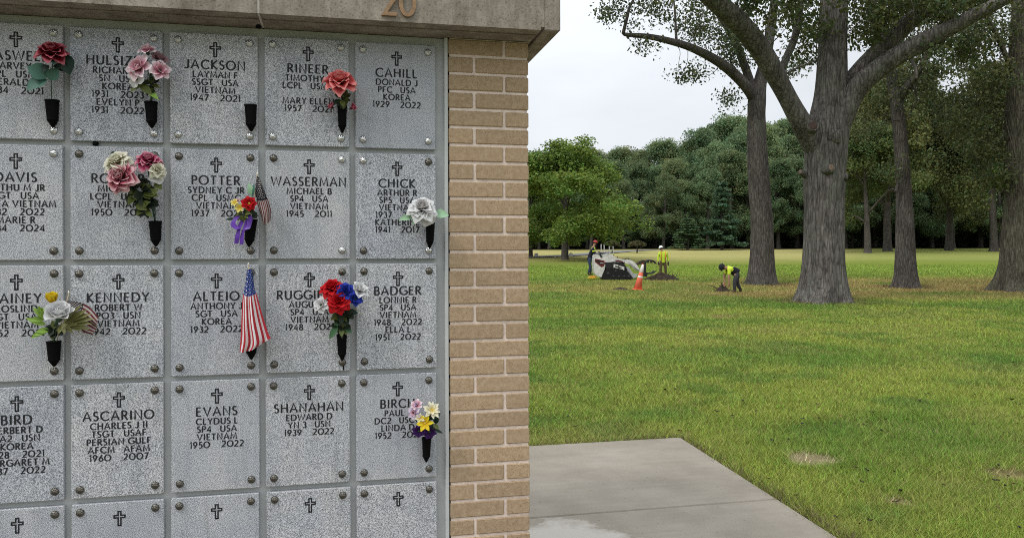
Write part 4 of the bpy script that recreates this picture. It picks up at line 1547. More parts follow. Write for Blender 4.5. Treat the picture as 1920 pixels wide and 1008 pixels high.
def twigs(root, anchors, ends, r0=.018, seed=1, mat=None):
    g = np.random.default_rng(seed)
    mb = MB()
    anchors = np.asarray(anchors)
    for e in ends:
        k = np.argsort(np.linalg.norm(anchors - e, axis=1))[g.integers(0, 3)]
        a = anchors[k]
        m1 = a + (e - a) * .4 + g.normal(size=3) * .18 * np.linalg.norm(e - a) * .6
        m2 = a + (e - a) * .75 + g.normal(size=3) * .12 * np.linalg.norm(e - a)
        c = catmull([a, m1, m2, e], 9)
        v, f = tube_vf(c, np.linspace(r0 * (.7 + .25 * np.linalg.norm(e - a)), r0 * .3, 9), 5)
        mb.add(v - np.array(root.location), f)
    return mb.build('branchlets', mat, root, sm=True, kind='stuff', fix=False)


def crown_part(root, clouds, mat=None, name='crown'):
    v, f, c = join_clouds(clouds)
    o = link(name, np_mesh(name, v - np.array(root.location), f, [mat or M['leaf']], False, col=c), root, kind='stuff')
    return o


OAK = (.080, .098, .036)
OAKD = (.068, .085, .036)


def blob_leaves(blobs, tint, size, seed, per=60, cl_r=.42):
    """blobs: (px, py, rx, ry, clusters, depth, depth spread)"""
    g = np.random.default_rng(seed)
    cen = []
    for (px, py, rx, ry, n, dep, ds) in blobs:
        for _ in range(n):
            a = g.uniform(0, 2 * np.pi); r_ = math.sqrt(g.random())
            cen.append(at_depth(px + rx * r_ * math.cos(a), py + ry * r_ * math.sin(a), dep + g.uniform(-ds, ds)))
    cen = np.array(cen)
    return leaf_cloud(cen, cl_r * g.uniform(.7, 1.3, len(cen)), per, size, tint, seed, flat=.7, var=.35), cen


# --- the great oak
D = 27.0
base, _ = on_ground(963, 354)
D = float((base - CAM) @ AF)
oak = thing('oak_tree', base, 'great oak with the thickest trunk, forked low with pruned knots, nearest of the lawn trees', 'tree', 'large trees on the lawn')
zb = base.copy(); zb[2] -= .25
tr = [(963, 358, 51, D), (964, 338, 50, D), (965, 315, 47, D), (965.5, 290, 45, D), (966, 262, 44, D), (966, 235, 43.5, D), (966, 212, 46, D), (967, 190, 46, D), (968, 170, 47, D), (970, 150, 47, D), (972, 132, 42, D), (974, 112, 37, D), (975, 85, 34, D), (976, 50, 31.5, D + .1), (977, 10, 31, D + .2), (979, -40, 29, D + .3), (982, -100, 24, D + .2), (984, -170, 16, D)]
_, p0 = px_limb(tr, oak, 'trunk', M['bark'], seg=56, n=110, amp=.055, seed=3, flare=.40, flen=.40)
anc = [p0[-8:]]
for pp, sd in (
    ([(960, 176, 30, D), (948, 158, 27, D - .2), (936, 138, 23, D - .5), (925, 118, 21.5, D - .7), (914, 98, 22, D - .9), (905, 82, 24, D - 1.1), (892, 60, 24, D - 1.4), (876, 38, 24, D - 1.8), (857, 18, 24, D - 2.2), (838, 2, 22, D - 2.5), (812, -20, 18, D - 2.8), (780, -48, 13, D - 3), (740, -75, 8, D - 3.2)], 5),
    ([(978, 156, 30, D), (988, 134, 27, D - .2), (999, 112, 25, D - .3), (1012, 95, 24, D - .5), (1030, 80, 23, D - .7), (1055, 63, 22, D - 1), (1085, 47, 21, D - 1.3), (1115, 32, 18, D - 1.6), (1145, 16, 16, D - 1.9), (1172, 2, 14, D - 2.2), (1205, -16, 12, D - 2.5), (1260, -40, 8, D - 2.8)], 6),
    ([(984, 112, 17, D + .2), (1002, 88, 18, D + .3), (1025, 64, 20, D + .4), (1048, 42, 21, D + .3), (1072, 20, 19, D + .1), (1098, 0, 16, D), (1130, -25, 12, D - .2), (1170, -60, 8, D)], 7),
    ([(1036, 56, 12, D + .3), (1030, 36, 12, D + .6), (1024, 14, 11, D + 1), (1018, -14, 10, D + 1.3), (1010, -60, 7, D + 1.5)], 8),
    ([(913, 88, 8, D - .9), (921, 68, 8.5, D - .6), (930, 48, 8.5, D - .3), (935, 28, 8, D), (938, 4, 7, D + .2), (942, -30, 5, D + .4)], 9),
    ([(918, 88, 2.6, D - .9), (935, 79, 2.2, D - 1), (956, 71, 1.8, D - 1.1)], 10),
    ([(1062, 60, 5, D - 1), (1072, 78, 4, D - 1.2), (1074, 92, 3, D - 1.3)], 11),
):
    _, q = px_limb(pp, oak, 'limb', M['bark'], seg=24 if pp[0][2] > 12 else 10, n=50, amp=.07, seed=sd)
    anc.append(q)
anc = np.vstack(anc)
# pruning scars and burls
SC = simple('pruning_scar_wood', (.15, .105, .075), .9, var=.3, scale=14)
SCR = simple('reddish_scar_wood', (.075, .045, .038), .9, var=.3, scale=14)


def scar(px, py, rpx, dep, ax, mat, ln=.25):
    c = at_depth(px, py, dep) - np.array(oak.location)
    R = rpx * dep / F
    M4 = Matrix.Translation(Vector(c)) @ axis_frame(ax)
    mb = MB().lathe([(R * 1.7, -ln * 1.1), (R * 1.45, -ln * .6), (R * 1.3, -.03), (R * 1.12, .03), (R * .95, .02)], 16, M4, 0)
    mb.lathe([(R * .96, .0), (R * .95, .018), (R * .5, .03), (R * .05, .028)], 16, M4, 1)
    return mb.build('branch_scar', [M['bark'], mat], oak, sm=True)


scar(953, 147, 5.5, D - .78, (-.25, -1, .05), SCR)
scar(974, 196, 4.6, D - .72, (.1, -1, .25), SC)
scar(938, 201, 2.6, D - .25, (-1, -.5, .3), SC, .35)
scar(985, 160, 7, D - .62, (.55, -.9, -.1), M['bark'])
scar(992, 208, 4, D - .35, (1, -.5, -.3), M['bark'])
bl = [(935, 22, 36, 28, 16, D - 1, 1.5), (955, 55, 22, 25, 8, D + 1, 1), (1012, 30, 22, 30, 16, D + .5, 1.5), (1080, 12, 70, 20, 34, D, 2), (1150, -8, 60, 18, 24, D - 2, 1.5), (1050, -10, 70, 20, 36, D, 2), (900, -12, 70, 22, 34, D - 1.5, 2),
      (820, -30, 70, 26, 26, D - 2.6, 1.5), (980, -60, 150, 45, 46, D, 4), (1180, -55, 90, 40, 30, D, 3), (1120, 60, 45, 14, 8, D - 1.2, .8)]
lc, ends = blob_leaves(bl, OAK, .088, 31, per=72, cl_r=.62)
crown_part(oak, [lc])
twigs(oak, anc, ends[::2], .014, 3, M['bark'])


# --- the tall straight tree left of it
def lawn_tree(label, foot, trunk, limbs, blobs, mat, seed, tint, lsize, per, name='oak_tree', flare=.3, amp=.05, cl=.5, sprout=None):
    b_, dep = on_ground(*foot)
    dep = float((b_ - CAM) @ AF)
    root = thing(name, b_, label, 'tree', 'large trees on the lawn')
    fx = lambda pp: [(q[0], q[1], q[2], dep + (q[3] if len(q) > 3 else 0)) for q in pp]
    _, p = px_limb(fx(trunk), root, 'trunk', mat, seg=36, n=80, amp=amp, seed=seed, flare=flare, flen=.5)
    an = [p[-5:]]
    for k, pp in enumerate(limbs):
        _, q = px_limb(fx(pp), root, 'limb', mat, seg=14, n=40, amp=.06, seed=seed + k + 1)
        an.append(q)
    an = np.vstack(an)
    lc, en = blob_leaves([(*q[:5], dep + q[5], q[6]) for q in blobs], tint, lsize, seed + 50, per, cl)
    crown_part(root, [lc])
    twigs(root, an, en[::2], .016, seed, mat)
    if sprout:
        lc, en = blob_leaves([(*sprout[:5], dep + sprout[5], .4)], (.12, .20, .035), .11, seed + 70, 40, .3)
        crown_part(root, [lc], name='sprout')
        twigs(root, p[4:8], en[::2], .010, seed + 1, mat)
    return root, dep


lawn_tree('tall straight trunk left of the great oak with one long crooked limb reaching left', (892, 333),
          [(892, 335, 31, 0), (892.5, 318, 28.5, 0), (893, 290, 26.5, 0), (892.5, 255, 25, 0), (890, 220, 24.5, 0), (888, 190, 24, 0), (887, 160, 22, 0), (886.5, 135, 20.5, 0), (887.5, 115, 20, 0), (891, 95, 15, .2), (897, 70, 13, .5), (903, 35, 11, .8), (908, -5, 9, 1), (912, -60, 6, 1)],
          [[(886, 118, 14, 0), (876, 103, 13, -.3), (862, 88, 12, -.6), (845, 74, 11, -1), (826, 63, 10, -1.3), (806, 54, 9, -1.6), (785, 48, 8, -1.8), (765, 43.5, 7, -2), (748, 41.5, 6, -2.2), (732, 40, 4.5, -2.3), (731.5, 34, 4, -2.4), (735, 20, 3.6, -2.5), (738, 8, 3.2, -2.6), (745, -5, 2.5, -2.6), (760, -30, 1.5, -2.5)],
           [(884, 110, 10, 0), (878, 92, 9.5, .2), (868, 65, 9, .4), (858, 42, 8.5, .5), (845, 20, 8, .6), (832, -5, 7, .8), (815, -40, 5, 1)],
           [(793, 52, 3.4, -1.7), (792, 35, 3, -1.6), (791, 14, 2.4, -1.5), (788, -12, 1.6, -1.4)]],
          [(716, 6, 16, 12, 9, -2.5, 1), (735, -12, 35, 12, 14, -2, 1.5), (778, 14, 22, 14, 9, -1.8, 1), (812, 22, 28, 18, 15, -1.2, 1.5), (838, 40, 28, 20, 17, -.8, 1.5), (862, 68, 16, 22, 12, -.3, 1), (806, 82, 22, 10, 8, -1.3, 1), (852, 118, 14, 9, 5, -.5, .8), (762, 54, 20, 5, 4, -2, .8), (872, 45, 25, 30, 14, .5, 1.5), (845, 8, 35, 16, 16, .3, 2), (860, -30, 90, 30, 40, .3, 3), (742, 22, 10, 12, 3, -2.4, .5), (915, 75, 20, 25, 9, .8, 1)],
          M['bark2'], 41, OAKD, .095, 52, name='tall_tree', cl=.75)
lawn_tree('slender dark trunk right of the great oak, with a hanging dead vine beside its fork', (1062, 337),
          [(1062, 339, 26, 0), (1062, 322, 24, 0), (1061, 290, 21.5, 0), (1060, 250, 18.5, 0), (1058.5, 210, 16.5, 0), (1056, 170, 15.5, 0), (1053, 140, 15, 0), (1050, 115, 14.5, 0), (1045, 88, 12, .2), (1039, 55, 9.5, .5), (1034, 15, 8, .8), (1030, -40, 6, 1)],
          [[(1051, 122, 11, 0), (1058, 108, 10.5, -.2), (1068, 96, 10, -.4), (1076, 84, 8, -.5), (1088, 60, 7, -.6), (1105, 25, 6, -.7), (1120, -20, 4, -.8)],
           [(1070, 95, 3, -.5), (1073, 108, 2.6, -.6), (1074, 119, 2.4, -.6), (1068, 129, 2, -.6), (1064, 139, 1.4, -.6)],
           [(1052, 216, 3, -.3), (1049, 224, 3.5, -.5), (1046, 221, 1.6, -.7)]],
          [(1030, 106, 34, 20, 12, .5, 1.5), (1015, 140, 22, 22, 9, 1, 1.5), (1090, 108, 34, 34, 22, .5, 2), (1085, 70, 45, 30, 24, 0, 2), (1042, 196, 14, 9, 4, -.5, .8), (1060, 30, 60, 40, 26, .5, 2), (1120, 20, 60, 30, 26, 0, 2)],
          M['bark2'], 61, (.078, .094, .038), .085, 85, name='tall_tree', cl=.8)
lawn_tree('mossy trunk with flared foot at the right edge of the lawn', (1193, 341),
          [(1194, 344, 43, 0), (1194, 330, 42, 0), (1195, 310, 41, 0), (1196, 285, 40, 0), (1197, 250, 38, 0), (1198, 215, 37, 0), (1198, 170, 36, 0), (1199, 130, 35, 0), (1200, 90, 33, 0), (1201, 50, 31, 0), (1202, 5, 28, 0), (1204, -60, 20, 0)],
          [[(1188, 85, 7, 0), (1180, 68, 6, -.3), (1171, 48, 5.5, -.5), (1162, 30, 5, -.7), (1152, 12, 4, -.9), (1135, -15, 3, -1)],
           [(1206, 140, 12, 0), (1225, 110, 11, -.5), (1260, 80, 9, -1), (1310, 60, 6, -1.5)]],
          [(1150, 70, 34, 40, 22, -.5, 1.5), (1125, 55, 34, 30, 16, -.5, 1.5), (1150, 135, 40, 40, 30, .8, 2), (1165, 190, 22, 40, 15, 1, 1.5), (1178, 205, 10, 22, 6, -.8, .5), (1240, 70, 50, 60, 36, 0, 2), (1265, 150, 45, 50, 30, 0, 2), (1120, 150, 36, 34, 20, 2, 2), (1160, 20, 55, 30, 24, 0, 2)],
          M['bark3'], 81, (.078, .094, .036), .085, 85, name='mossy_oak_tree', flare=.55, cl=.8, sprout=(1172, 206, 7, 18, 9, .2))


# --- forest and middle-distance trees: a few kinds, copied
def make_tree(name, h, rw, tint, seed, clusters=70, per=70, csz=1.5, lsize=.46, z0=.16, shape='round', bark=None, ltr=.45, top=1.0):
    """returns (trunk mesh, crown mesh); the crown is built round lobes and limbs"""
    g = np.random.default_rng(seed)
    mb = MB()
    lean = g.normal(size=2) * .02 * h
    tp = [(0, 0, -.4), (0, 0, .0), (lean[0] * .2, lean[1] * .2, h * .2), (lean[0] * .6, lean[1] * .6, h * .5), (lean[0], lean[1], h * .88)]
    tr_ = [h * .030, h * .024, h * .018, h * .012, h * .003]
    p4 = catmull(np.hstack([np.array(tp), np.array(tr_)[:, None]]), 26)
    v, f = tube_vf(p4[:, :3], p4[:, 3], 12, True, bark_rough(seed, .08, .5, h * .02))
    mb.add(v, f)
    cen = []; lob = []
    if shape == 'round':
        for _ in range(13):
            a = g.uniform(0, 2 * np.pi); t = g.uniform(.0, 1)
            zz_ = h * (z0 + .12 + (.80 - z0 - .06) * t)
            rr = rw * (1 - .68 * t ** 1.7) * g.uniform(.45, .80)
            lob.append((rr * math.cos(a), rr * math.sin(a), zz_, rw * g.uniform(.33, .52) * (1 - .3 * t)))
        lob.append((lean[0], lean[1], h * .84, rw * .42)); lob.append((0, 0, h * .6, rw * .6))
        lob = np.array(lob)
        for _ in range(clusters):
            k = g.integers(len(lob)); d_ = g.normal(size=3); d_ /= np.linalg.norm(d_)
            if d_[2] < -.4: d_[2] *= -.6
            cen.append(lob[k, :3] + d_ * lob[k, 3] * g.uniform(.62, 1.0) * np.array([1, 1, .85]))
    else:
        for _ in range(clusters):
            t = g.random() ** 1.15
            a = g.uniform(0, 2 * np.pi)
            tier = round(t * 12) / 12
            rr = rw * (1 - tier) ** .85 * g.uniform(.25, 1.0) + .15
            cen.append((rr * math.cos(a), rr * math.sin(a), h * (z0 + (1 - z0) * tier) - rr * .16))
        lob = np.array([(rw * .5 * math.cos(a), rw * .5 * math.sin(a), h * t, .1) for a, t in zip(g.uniform(0, 6.28, 8), g.uniform(.25, .8, 8))])
    cen = np.array(cen)
    cen = cen[cen[:, 2] > h * z0 * .9]
    for L_ in lob[:10]:
        zz_ = max(h * .22, L_[2] - np.hypot(L_[0], L_[1]) * .9)
        a = np.array([lean[0] * zz_ / h, lean[1] * zz_ / h, zz_]); e = np.array(L_[:3])
        c = catmull([a, a + (e - a) * .5 + np.array([0, 0, .04 * h]), e], 8)
        v, f = tube_vf(c, np.linspace(h * .009, h * .002, 8), 6)
        mb.add(v, f)
    tm = mb.mesh(name + '_trunk', bark or M['bark2'], True)
    q, f, c = leaf_cloud(cen, csz * g.uniform(.7, 1.3, len(cen)), per, lsize, tint, seed + 9, flat=.88 if shape == 'round' else .5, elong=1.35, var=.26, up=.3)
    cm = np_mesh(name + '_crown', q, f, [M['leaf']], False, col=c)
    return tm, cm


def place_tree(kind, name, loc, s, label, group=None, tint=(1, 1, 1), sz=None):
    r_ = thing(name, loc, label, 'tree', group, random.uniform(0, 6.28))
    r_.scale = (s, s, sz or s)
    t_ = link('trunk', kind[0], r_)
    c_ = link('crown', kind[1], r_, kind='stuff')
    c_.color = (*tint, 1)
    return r_


FT = (.165, .218, .098)
KIND = [make_tree('forest_tree', 22, 6.4, FT, 200 + k, 270, 150, 1.2, .205, z0=.02 + .03 * (k % 3)) for k in range(6)]
CON = [make_tree('spruce', 12, 3.4, (.075, .125, .072), 300 + k, 170, 44, .8, .34, z0=.05, shape='cone') for k in range(2)]
MID = [make_tree('olive_tree', 18, 7.2, (.125, .145, .062), 320 + k, 280, 150, 1.15, .18, z0=.09) for k in range(3)]
MAPLE = make_tree('maple_tree', 10.6, 5.2, (.150, .215, .040), 345, 400, 150, .78, .135, z0=.08)

LF = 'tall broadleaf tree deep in the forest behind its front rows'
# (px, py of top, depth, width factor, tint)
front = []
g = np.random.default_rng(77)
prof = [(560, 175), (640, 172), (690, 166), (715, 163), (735, 168), (765, 160), (800, 156), (825, 142), (850, 130), (880, 124), (920, 132), (960, 128), (1000, 126), (1060, 118), (1110, 128), (1150, 122), (1200, 112), (1300, 118), (1400, 130), (1600, 120), (1800, 128), (2000, 130)]
prof = np.array(prof, float)


def forest_tree(px, top, dep, kind, tint, label=LF, group='trees of the forest edge', name='forest_tree', hk=22.0, wf=1.0):
    b_ = on_ground_depth(px, dep)
    zt = CAM[2] + (CY - top) * dep / F
    s = max(.35, (zt - b_[2]) / hk)
    return place_tree(kind, name, b_, s * wf, label, group, tint, s)


ORD = 'first second third fourth fifth sixth seventh eighth ninth tenth eleventh twelfth thirteenth fourteenth fifteenth sixteenth seventeenth eighteenth nineteenth twentieth'.split() + ['twenty-' + q for q in 'first second third fourth fifth sixth seventh eighth ninth'.split()] + ['thirtieth'] + ['thirty-' + q for q in 'first second third fourth fifth sixth seventh eighth ninth'.split()]
for row, (dep0, drop, step) in enumerate(((118, 44, 25), (131, 20, 26), (150, 3, 17))):
    px = 600 + row * 9
    cnt_ = 0
    while px < 1290:
        t_ = np.interp(px, prof[:, 0], prof[:, 1])
        top = t_ + drop + g.uniform(-7, 9)
        kk = g.integers(6)
        hue = g.uniform(-.15, .05)
        br = g.uniform(.78, 1.22) * (1.0 if row else .92)
        if not (row == 0 and 728 < px < 762):
            lb_ = LF
            if row < 2:
                lb_ = ORD[cnt_] + (' tree from the brick pillar in the front row of the forest', ' tree from the brick pillar in the forest row behind the front one')[row]
            cnt_ += 1
            forest_tree(px + g.uniform(-7, 7), top, dep0 + g.uniform(-4, 5), KIND[kk], (br * (1 + hue), br, br * (1 - hue * .5)), lb_)
        px += step * g.uniform(.8, 1.2)
# low young growth along the forest foot
UND = 'low shaded young tree at the foot of the forest'
px = 600
while px < 1290:
    if g.random() < (.95 if px < 930 else .5):
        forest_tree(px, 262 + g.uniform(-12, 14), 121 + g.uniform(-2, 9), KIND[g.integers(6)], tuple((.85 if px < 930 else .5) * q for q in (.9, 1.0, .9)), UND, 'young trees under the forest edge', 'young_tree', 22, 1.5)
    px += g.uniform(12, 26)
cen = []
for _ in range(900):
    dd_ = g.uniform(126, 150); px_ = g.uniform(590, 1290)
    q = on_ground_depth(px_, dd_)
    cen.append(q + np.array([0, 0, g.uniform(.3, 5.5) * g.random() ** .5]))
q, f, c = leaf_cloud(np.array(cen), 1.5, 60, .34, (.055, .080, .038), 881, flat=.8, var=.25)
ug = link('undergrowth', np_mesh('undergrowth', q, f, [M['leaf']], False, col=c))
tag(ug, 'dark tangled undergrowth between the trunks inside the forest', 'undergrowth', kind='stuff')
forest_tree(846, 216, 109, CON[0], (.95, 1.0, .95), 'pale green spruce standing in front of the forest', None, 'spruce', 12, 1.15)
forest_tree(806, 268, 108, CON[1], (1.05, 1.05, .8), 'small low spruce at the forest foot left of the pale spruce', None, 'spruce', 12, 2.2)
# broad tree in the field and its olive neighbours behind the great oak
forest_tree(1017, 138, 92, MID[0], (.82, .92, .72), 'broad low-branched tree in the field directly right of the great oak', None, 'broad_tree', 18, 1.1)
forest_tree(1040, 60, 100, MID[1], (1.05, 1.0, .8), 'tall olive tree behind the slender dark trunk', None, 'olive_tree', 18, .9)
forest_tree(1112, 96, 104, MID[2], (.78, .80, .7), 'darker olive tree between the slender trunk and the mossy trunk', None, 'olive_tree', 18, .95)  # crown tinted darker than its olive neighbours
forest_tree(1165, 66, 98, MID[0], (.86, .88, .72), 'olive tree close behind the mossy trunk', None, 'olive_tree', 18, .85)
forest_tree(1290, 60, 90, MID[1], (.9, .95, .8), 'olive tree on the field right of the mossy trunk', None, 'olive_tree', 18, 1.0)
# rounded maple on the left with its neighbour
b_, dep = on_ground(662, 304)
mp_ = place_tree(MAPLE, 'maple_tree', b_, 1.0, 'rounded yellow green maple standing alone left of the workers', None, (1, 1, 1))
dep = float((b_ - CAM) @ AF)
s = (CAM[2] + (CY - 163) * dep / F - b_[2]) / 10.6
mp_.scale = (s * 1.36, s * 1.36, s)
forest_tree(622, 186, 84, MAPLE, (.72, .78, .7), 'darker maple half hidden behind the brick pillar', None, 'maple_tree', 10.6, .95)

# the wood goes on past both sides of the picture
cen = []
for _ in range(2600):
    px_ = g.uniform(60, 600) if g.random() < .5 else g.uniform(1300, 2000)
    dd_ = g.uniform(121, 150)
    q = on_ground_depth(px_, dd_)
    top = np.interp(px_, prof[:, 0], prof[:, 1]) + 14 * fbm(np.array([px_ / 23.0]), np.array([dd_ / 9.0]), 91, 2)[0]
    zt = CAM[2] + (CY - top) * dd_ / F
    cen.append(q + np.array([0, 0, .5 + (zt - q[2] - 1) * g.random() ** .75]))
q, f, c = leaf_cloud(np.array(cen), 1.9, 50, .46, (.110, .160, .075), 882, flat=.85, var=.25)
wd = link('distant_wood', np_mesh('distant_wood', q, f, [M['leaf']], False, col=c))
tag(wd, 'continuing mass of green woodland beyond both ends of the forest edge', 'woodland', kind='stuff')

# ---------------------------------------------------------------- LAWN BLADES
def make_blades(n, dmin, dmax, lmin, lmax, pw, seed):
    g = np.random.default_rng(seed)
    u = g.random(n)
    k = 1 - pw
    d_ = (dmin ** k + u * (dmax ** k - dmin ** k)) ** (1 / k)
    lx = g.uniform(lmin, lmax, n)
    x = CAM[0] + AF[0] * d_ + AR[0] * lx * d_; y = CAM[1] + AF[1] * d_ + AR[1] * lx * d_
    keep = ~on_pavement(x, y, .012) & ~((x < XR + .03) & (x > XW) & (y > -.05) & (y < DEP + .03))
    sparse = np.ones(n)
    for (bx, by, br, bc) in BARE:
        q = np.hypot(x - bx, y - by) / br + 1.1 * (fbm(x * 5, y * 5, 41) - .5)
        sparse = np.minimum(sparse, .10 + .9 * smooth(.5, 1.0, q))
    sparse *= .42 + .58 * smooth(.28, .5, fbm(x * 2.2, y * 2.2, 61, 3))
    keep &= g.random(n) < sparse
    x, y, d_ = x[keep], y[keep], d_[keep]; n = len(x)
    z = ground_z(x, y)
    c = lawn_color(x, y)
    tuft = fbm(x * 3.1, y * 3.1, 71, 3)
    edge = on_pavement(x, y, .10)
    h = (.026 + .036 * g.random(n) ** 1.5) * (.65 + .9 * tuft) * np.where(edge, 1.25, 1.0) * np.clip(d_ / 16, 1, 1.6)
    for (bx, by, br, bc) in FEET:
        h = h * (1 + 1.6 * np.exp(-((np.hypot(x - bx, y - by) - .8) / .35) ** 2))
    w_ = .0026 * np.clip(d_ / 5.5, 1, 9) * g.uniform(.7, 1.5, n)
    a = g.uniform(0, 2 * np.pi, n)
    lean = g.uniform(.25, 1.5, n) * h
    b_ = g.uniform(0, 2 * np.pi, n)
    p = np.stack([x, y, z - .004], 1)
    sx = np.stack([np.cos(a), np.sin(a), 0 * a], 1) * w_[:, None]
    tip = p + np.stack([np.cos(b_) * lean, np.sin(b_) * lean, h], 1)
    v = np.stack([p - sx, p + sx, tip], 1).reshape(-1, 3)
    f = np.arange(3 * n).reshape(-1, 3)
    k = g.uniform(.65, 1.95, n)[:, None]
    c = c * k * 1.42
    pale = (g.random(n) < .07 + .18 * smooth(.5, .75, fbm(x * .9 + 5, y * .9, 81)))[:, None]
    c = np.where(pale, c * .35 + np.array([.30, .26, .11]) * .75 * g.uniform(.6, 1.2, n)[:, None], c)
    dry = (edge & (g.random(n) < .45))[:, None]
    c = np.where(dry, np.array([.20, .155, .085]) * g.uniform(.4, 1.2, n)[:, None], c)
    lush = (g.random(n) < .18)[:, None]
    c = np.where(lush & ~pale, c * np.array([.75, 1.12, .8]), c)
    return v, f, np.repeat(c, 3, 0)


bl_ = [make_blades(960000, 3.4, 30, -.32, 1.0, 1.15, 7), make_blades(170000, 26, 62, -.32, 1.0, .6, 8)]
v = np.vstack([q[0] for q in bl_]); c = np.vstack([q[2] for q in bl_]); f = np.arange(len(v)).reshape(-1, 3)
gr = link('grass', np_mesh('grass', v, f, [M['grass']], False, col=c))
tag(gr, 'short uneven grass blades, green, yellow and straw, covering the lawn', 'grass', kind='stuff')

# fallen leaves and bits of bark on the lawn
g = np.random.default_rng(12)
spots = []
for (a, b_) in ((740, 442), (757, 454), (779, 460), (791, 459), (653, 440), (652, 404), (806, 501), (858, 463), (871, 473), (840, 486), (1022, 487), (1014, 502), (1033, 509), (1094, 508), (1016, 556), (1048, 558), (1086, 465), (1078, 474), (1186, 471), (1196, 478), (1055, 580), (1166, 569), (1178, 575), (960, 494), (1170, 550), (940, 500), (663, 418), (657, 359), (905, 520), (1010, 570), (1090, 385), (1070, 357), (1140, 357), (1000, 345), (1125, 335), (1165, 351), (1180, 353)):
    spots.append(on_ground(a, b_)[0])
sp_n = len(spots)
for _ in range(420):
    dd_ = 4.5 + 38 * g.random() ** 1.3; lx = g.uniform(-.1, .8)
    q = CAM + AF * dd_ + AR * lx * dd_
    if on_pavement(q[0], q[1], .05) or (q[0] < XR and q[1] > -.1 and q[1] < DEP): continue
    spots.append(np.array([q[0], q[1], float(ground_z(q[0], q[1]))]))
for (bx, by, br, bc) in FEET:
    for _ in range(120):
        a = g.uniform(0, 6.28); q = .7 + abs(g.normal()) * 1.3
        x_, y_ = bx + q * math.cos(a), by + q * math.sin(a)
        spots.append(np.array([x_, y_, float(ground_z(x_, y_))]))
vv = []; ff = []; cc = []
for i, q in enumerate(spots):
    s_ = (.021 if i < sp_n else .016) * g.uniform(.7, 1.4) * (1 + .02 * np.hypot(*(q - CAM)[:2]))
    a = g.uniform(0, 6.28); t = np.array([math.cos(a), math.sin(a), g.uniform(-.2, .2)]); b_ = np.array([-math.sin(a), math.cos(a), g.uniform(-.3, .3)])
    o = q + np.array([0, 0, .03 + .012 * g.random()])
    nseg = 5
    col = np.array([(.020, .014, .010), (.05, .03, .018), (.11, .065, .03), (.24, .17, .08)][g.choice(4, p=[.5, .25, .15, .10])]) if i >= sp_n else np.array([.016, .012, .009])
    b0 = len(vv)
    for k in range(nseg + 1):
        u = k / nseg
        wv = s_ * .55 * math.sin(math.pi * min(max(u, .04), .96)) * (1 + .35 * math.sin(9 * u + i))
        zz_ = np.array([0, 0, s_ * .5 * (u - .5) ** 2 * 2])
        vv += [o + t * s_ * (u - .5) * 1.8 - b_ * wv + zz_ + np.array([0, 0, s_ * .25]), o + t * s_ * (u - .5) * 1.8 + zz_, o + t * s_ * (u - .5) * 1.8 + b_ * wv + zz_ + np.array([0, 0, s_ * .2])]
        cc += [col] * 3
    for k in range(nseg):
        m_ = b0 + 3 * k
        ff += [(m_, m_ + 1, m_ + 4, m_ + 3), (m_ + 1, m_ + 2, m_ + 5, m_ + 4)]
fl = link('fallen_leaves', np_mesh('fallen_leaves', vv, np.array(ff), [M['dead']], True, col=np.array(cc)))
tag(fl, 'dark curled fallen leaves and bark bits scattered over the lawn', 'fallen leaves', kind='stuff')

# ---------------------------------------------------------------- road and far details
RM = simple('grey_road_asphalt', (.16, .16, .165), .9, var=.12, scale=2)


def strip(name, pts, half, label):
    P = [np.array(q) for q in pts]
    c = catmull(P, 40)
    t = np.gradient(c, axis=0); t[:, 2] = 0; t /= np.linalg.norm(t, axis=1)[:, None]
    nn = np.stack([-t[:, 1], t[:, 0], 0 * t[:, 0]], 1)
    v = []
    for i in range(len(c)):
        for s_ in (-1, -.5, 0, .5, 1):
            q = c[i] + nn[i] * half * s_
            v.append((q[0], q[1], float(ground_z(q[0], q[1])) + .06))
    f = [(5 * i + k, 5 * i + k + 1, 5 * i + k + 6, 5 * i + k + 5) for i in range(len(c) - 1) for k in range(4)]
    o = link(name, np_mesh(name, v, np.array(f), [RM], True))
    tag(o, label, name, kind='structure')


strip('road', [on_ground(q, w_)[0] for q, w_ in ((765, 292.6), (735, 294), (705, 296.2), (680, 298.2), (650, 300), (600, 301.5), (500, 303))], 1.5, 'narrow grey asphalt road curving behind the maple')
WH = simple('white_painted_metal', (.48, .48, .47), .6)
SHR = make_tree('umbrella_shrub', 2.4, 2.2, (.085, .090, .040), 400, 70, 60, .5, .16, z0=.45)


def px_thing(name, px, dep, label, cat, group=None):
    b_ = on_ground_depth(px, dep)
    return thing(name, b_, label, cat, group, -YAW)


def mushroom(px, label):
    r_ = px_thing('weeping_shrub', px, 95, label, 'shrub')
    g = np.random.default_rng(int(px))
    MB().tube([(0, 0, -.1), (.03, 0, .6), (0, 0, 1.25)], [.09, .07, .05], 8).build('trunk', M['bark2'], r_, sm=True)
    cen = []
    for _ in range(70):
        a = g.uniform(0, 6.28); q = math.sqrt(g.random())
        cen.append((1.05 * q * math.cos(a), 1.05 * q * math.sin(a), .78 + .62 * math.sqrt(max(0, 1 - q * q)) + g.uniform(-.05, .05)))
    q, f, c = leaf_cloud(np.array(cen), .2, 60, .10, (.085, .085, .04), int(px), flat=.6)
    link('crown', np_mesh('crown', q, f, [M['leaf']], False, col=c), r_, kind='stuff')


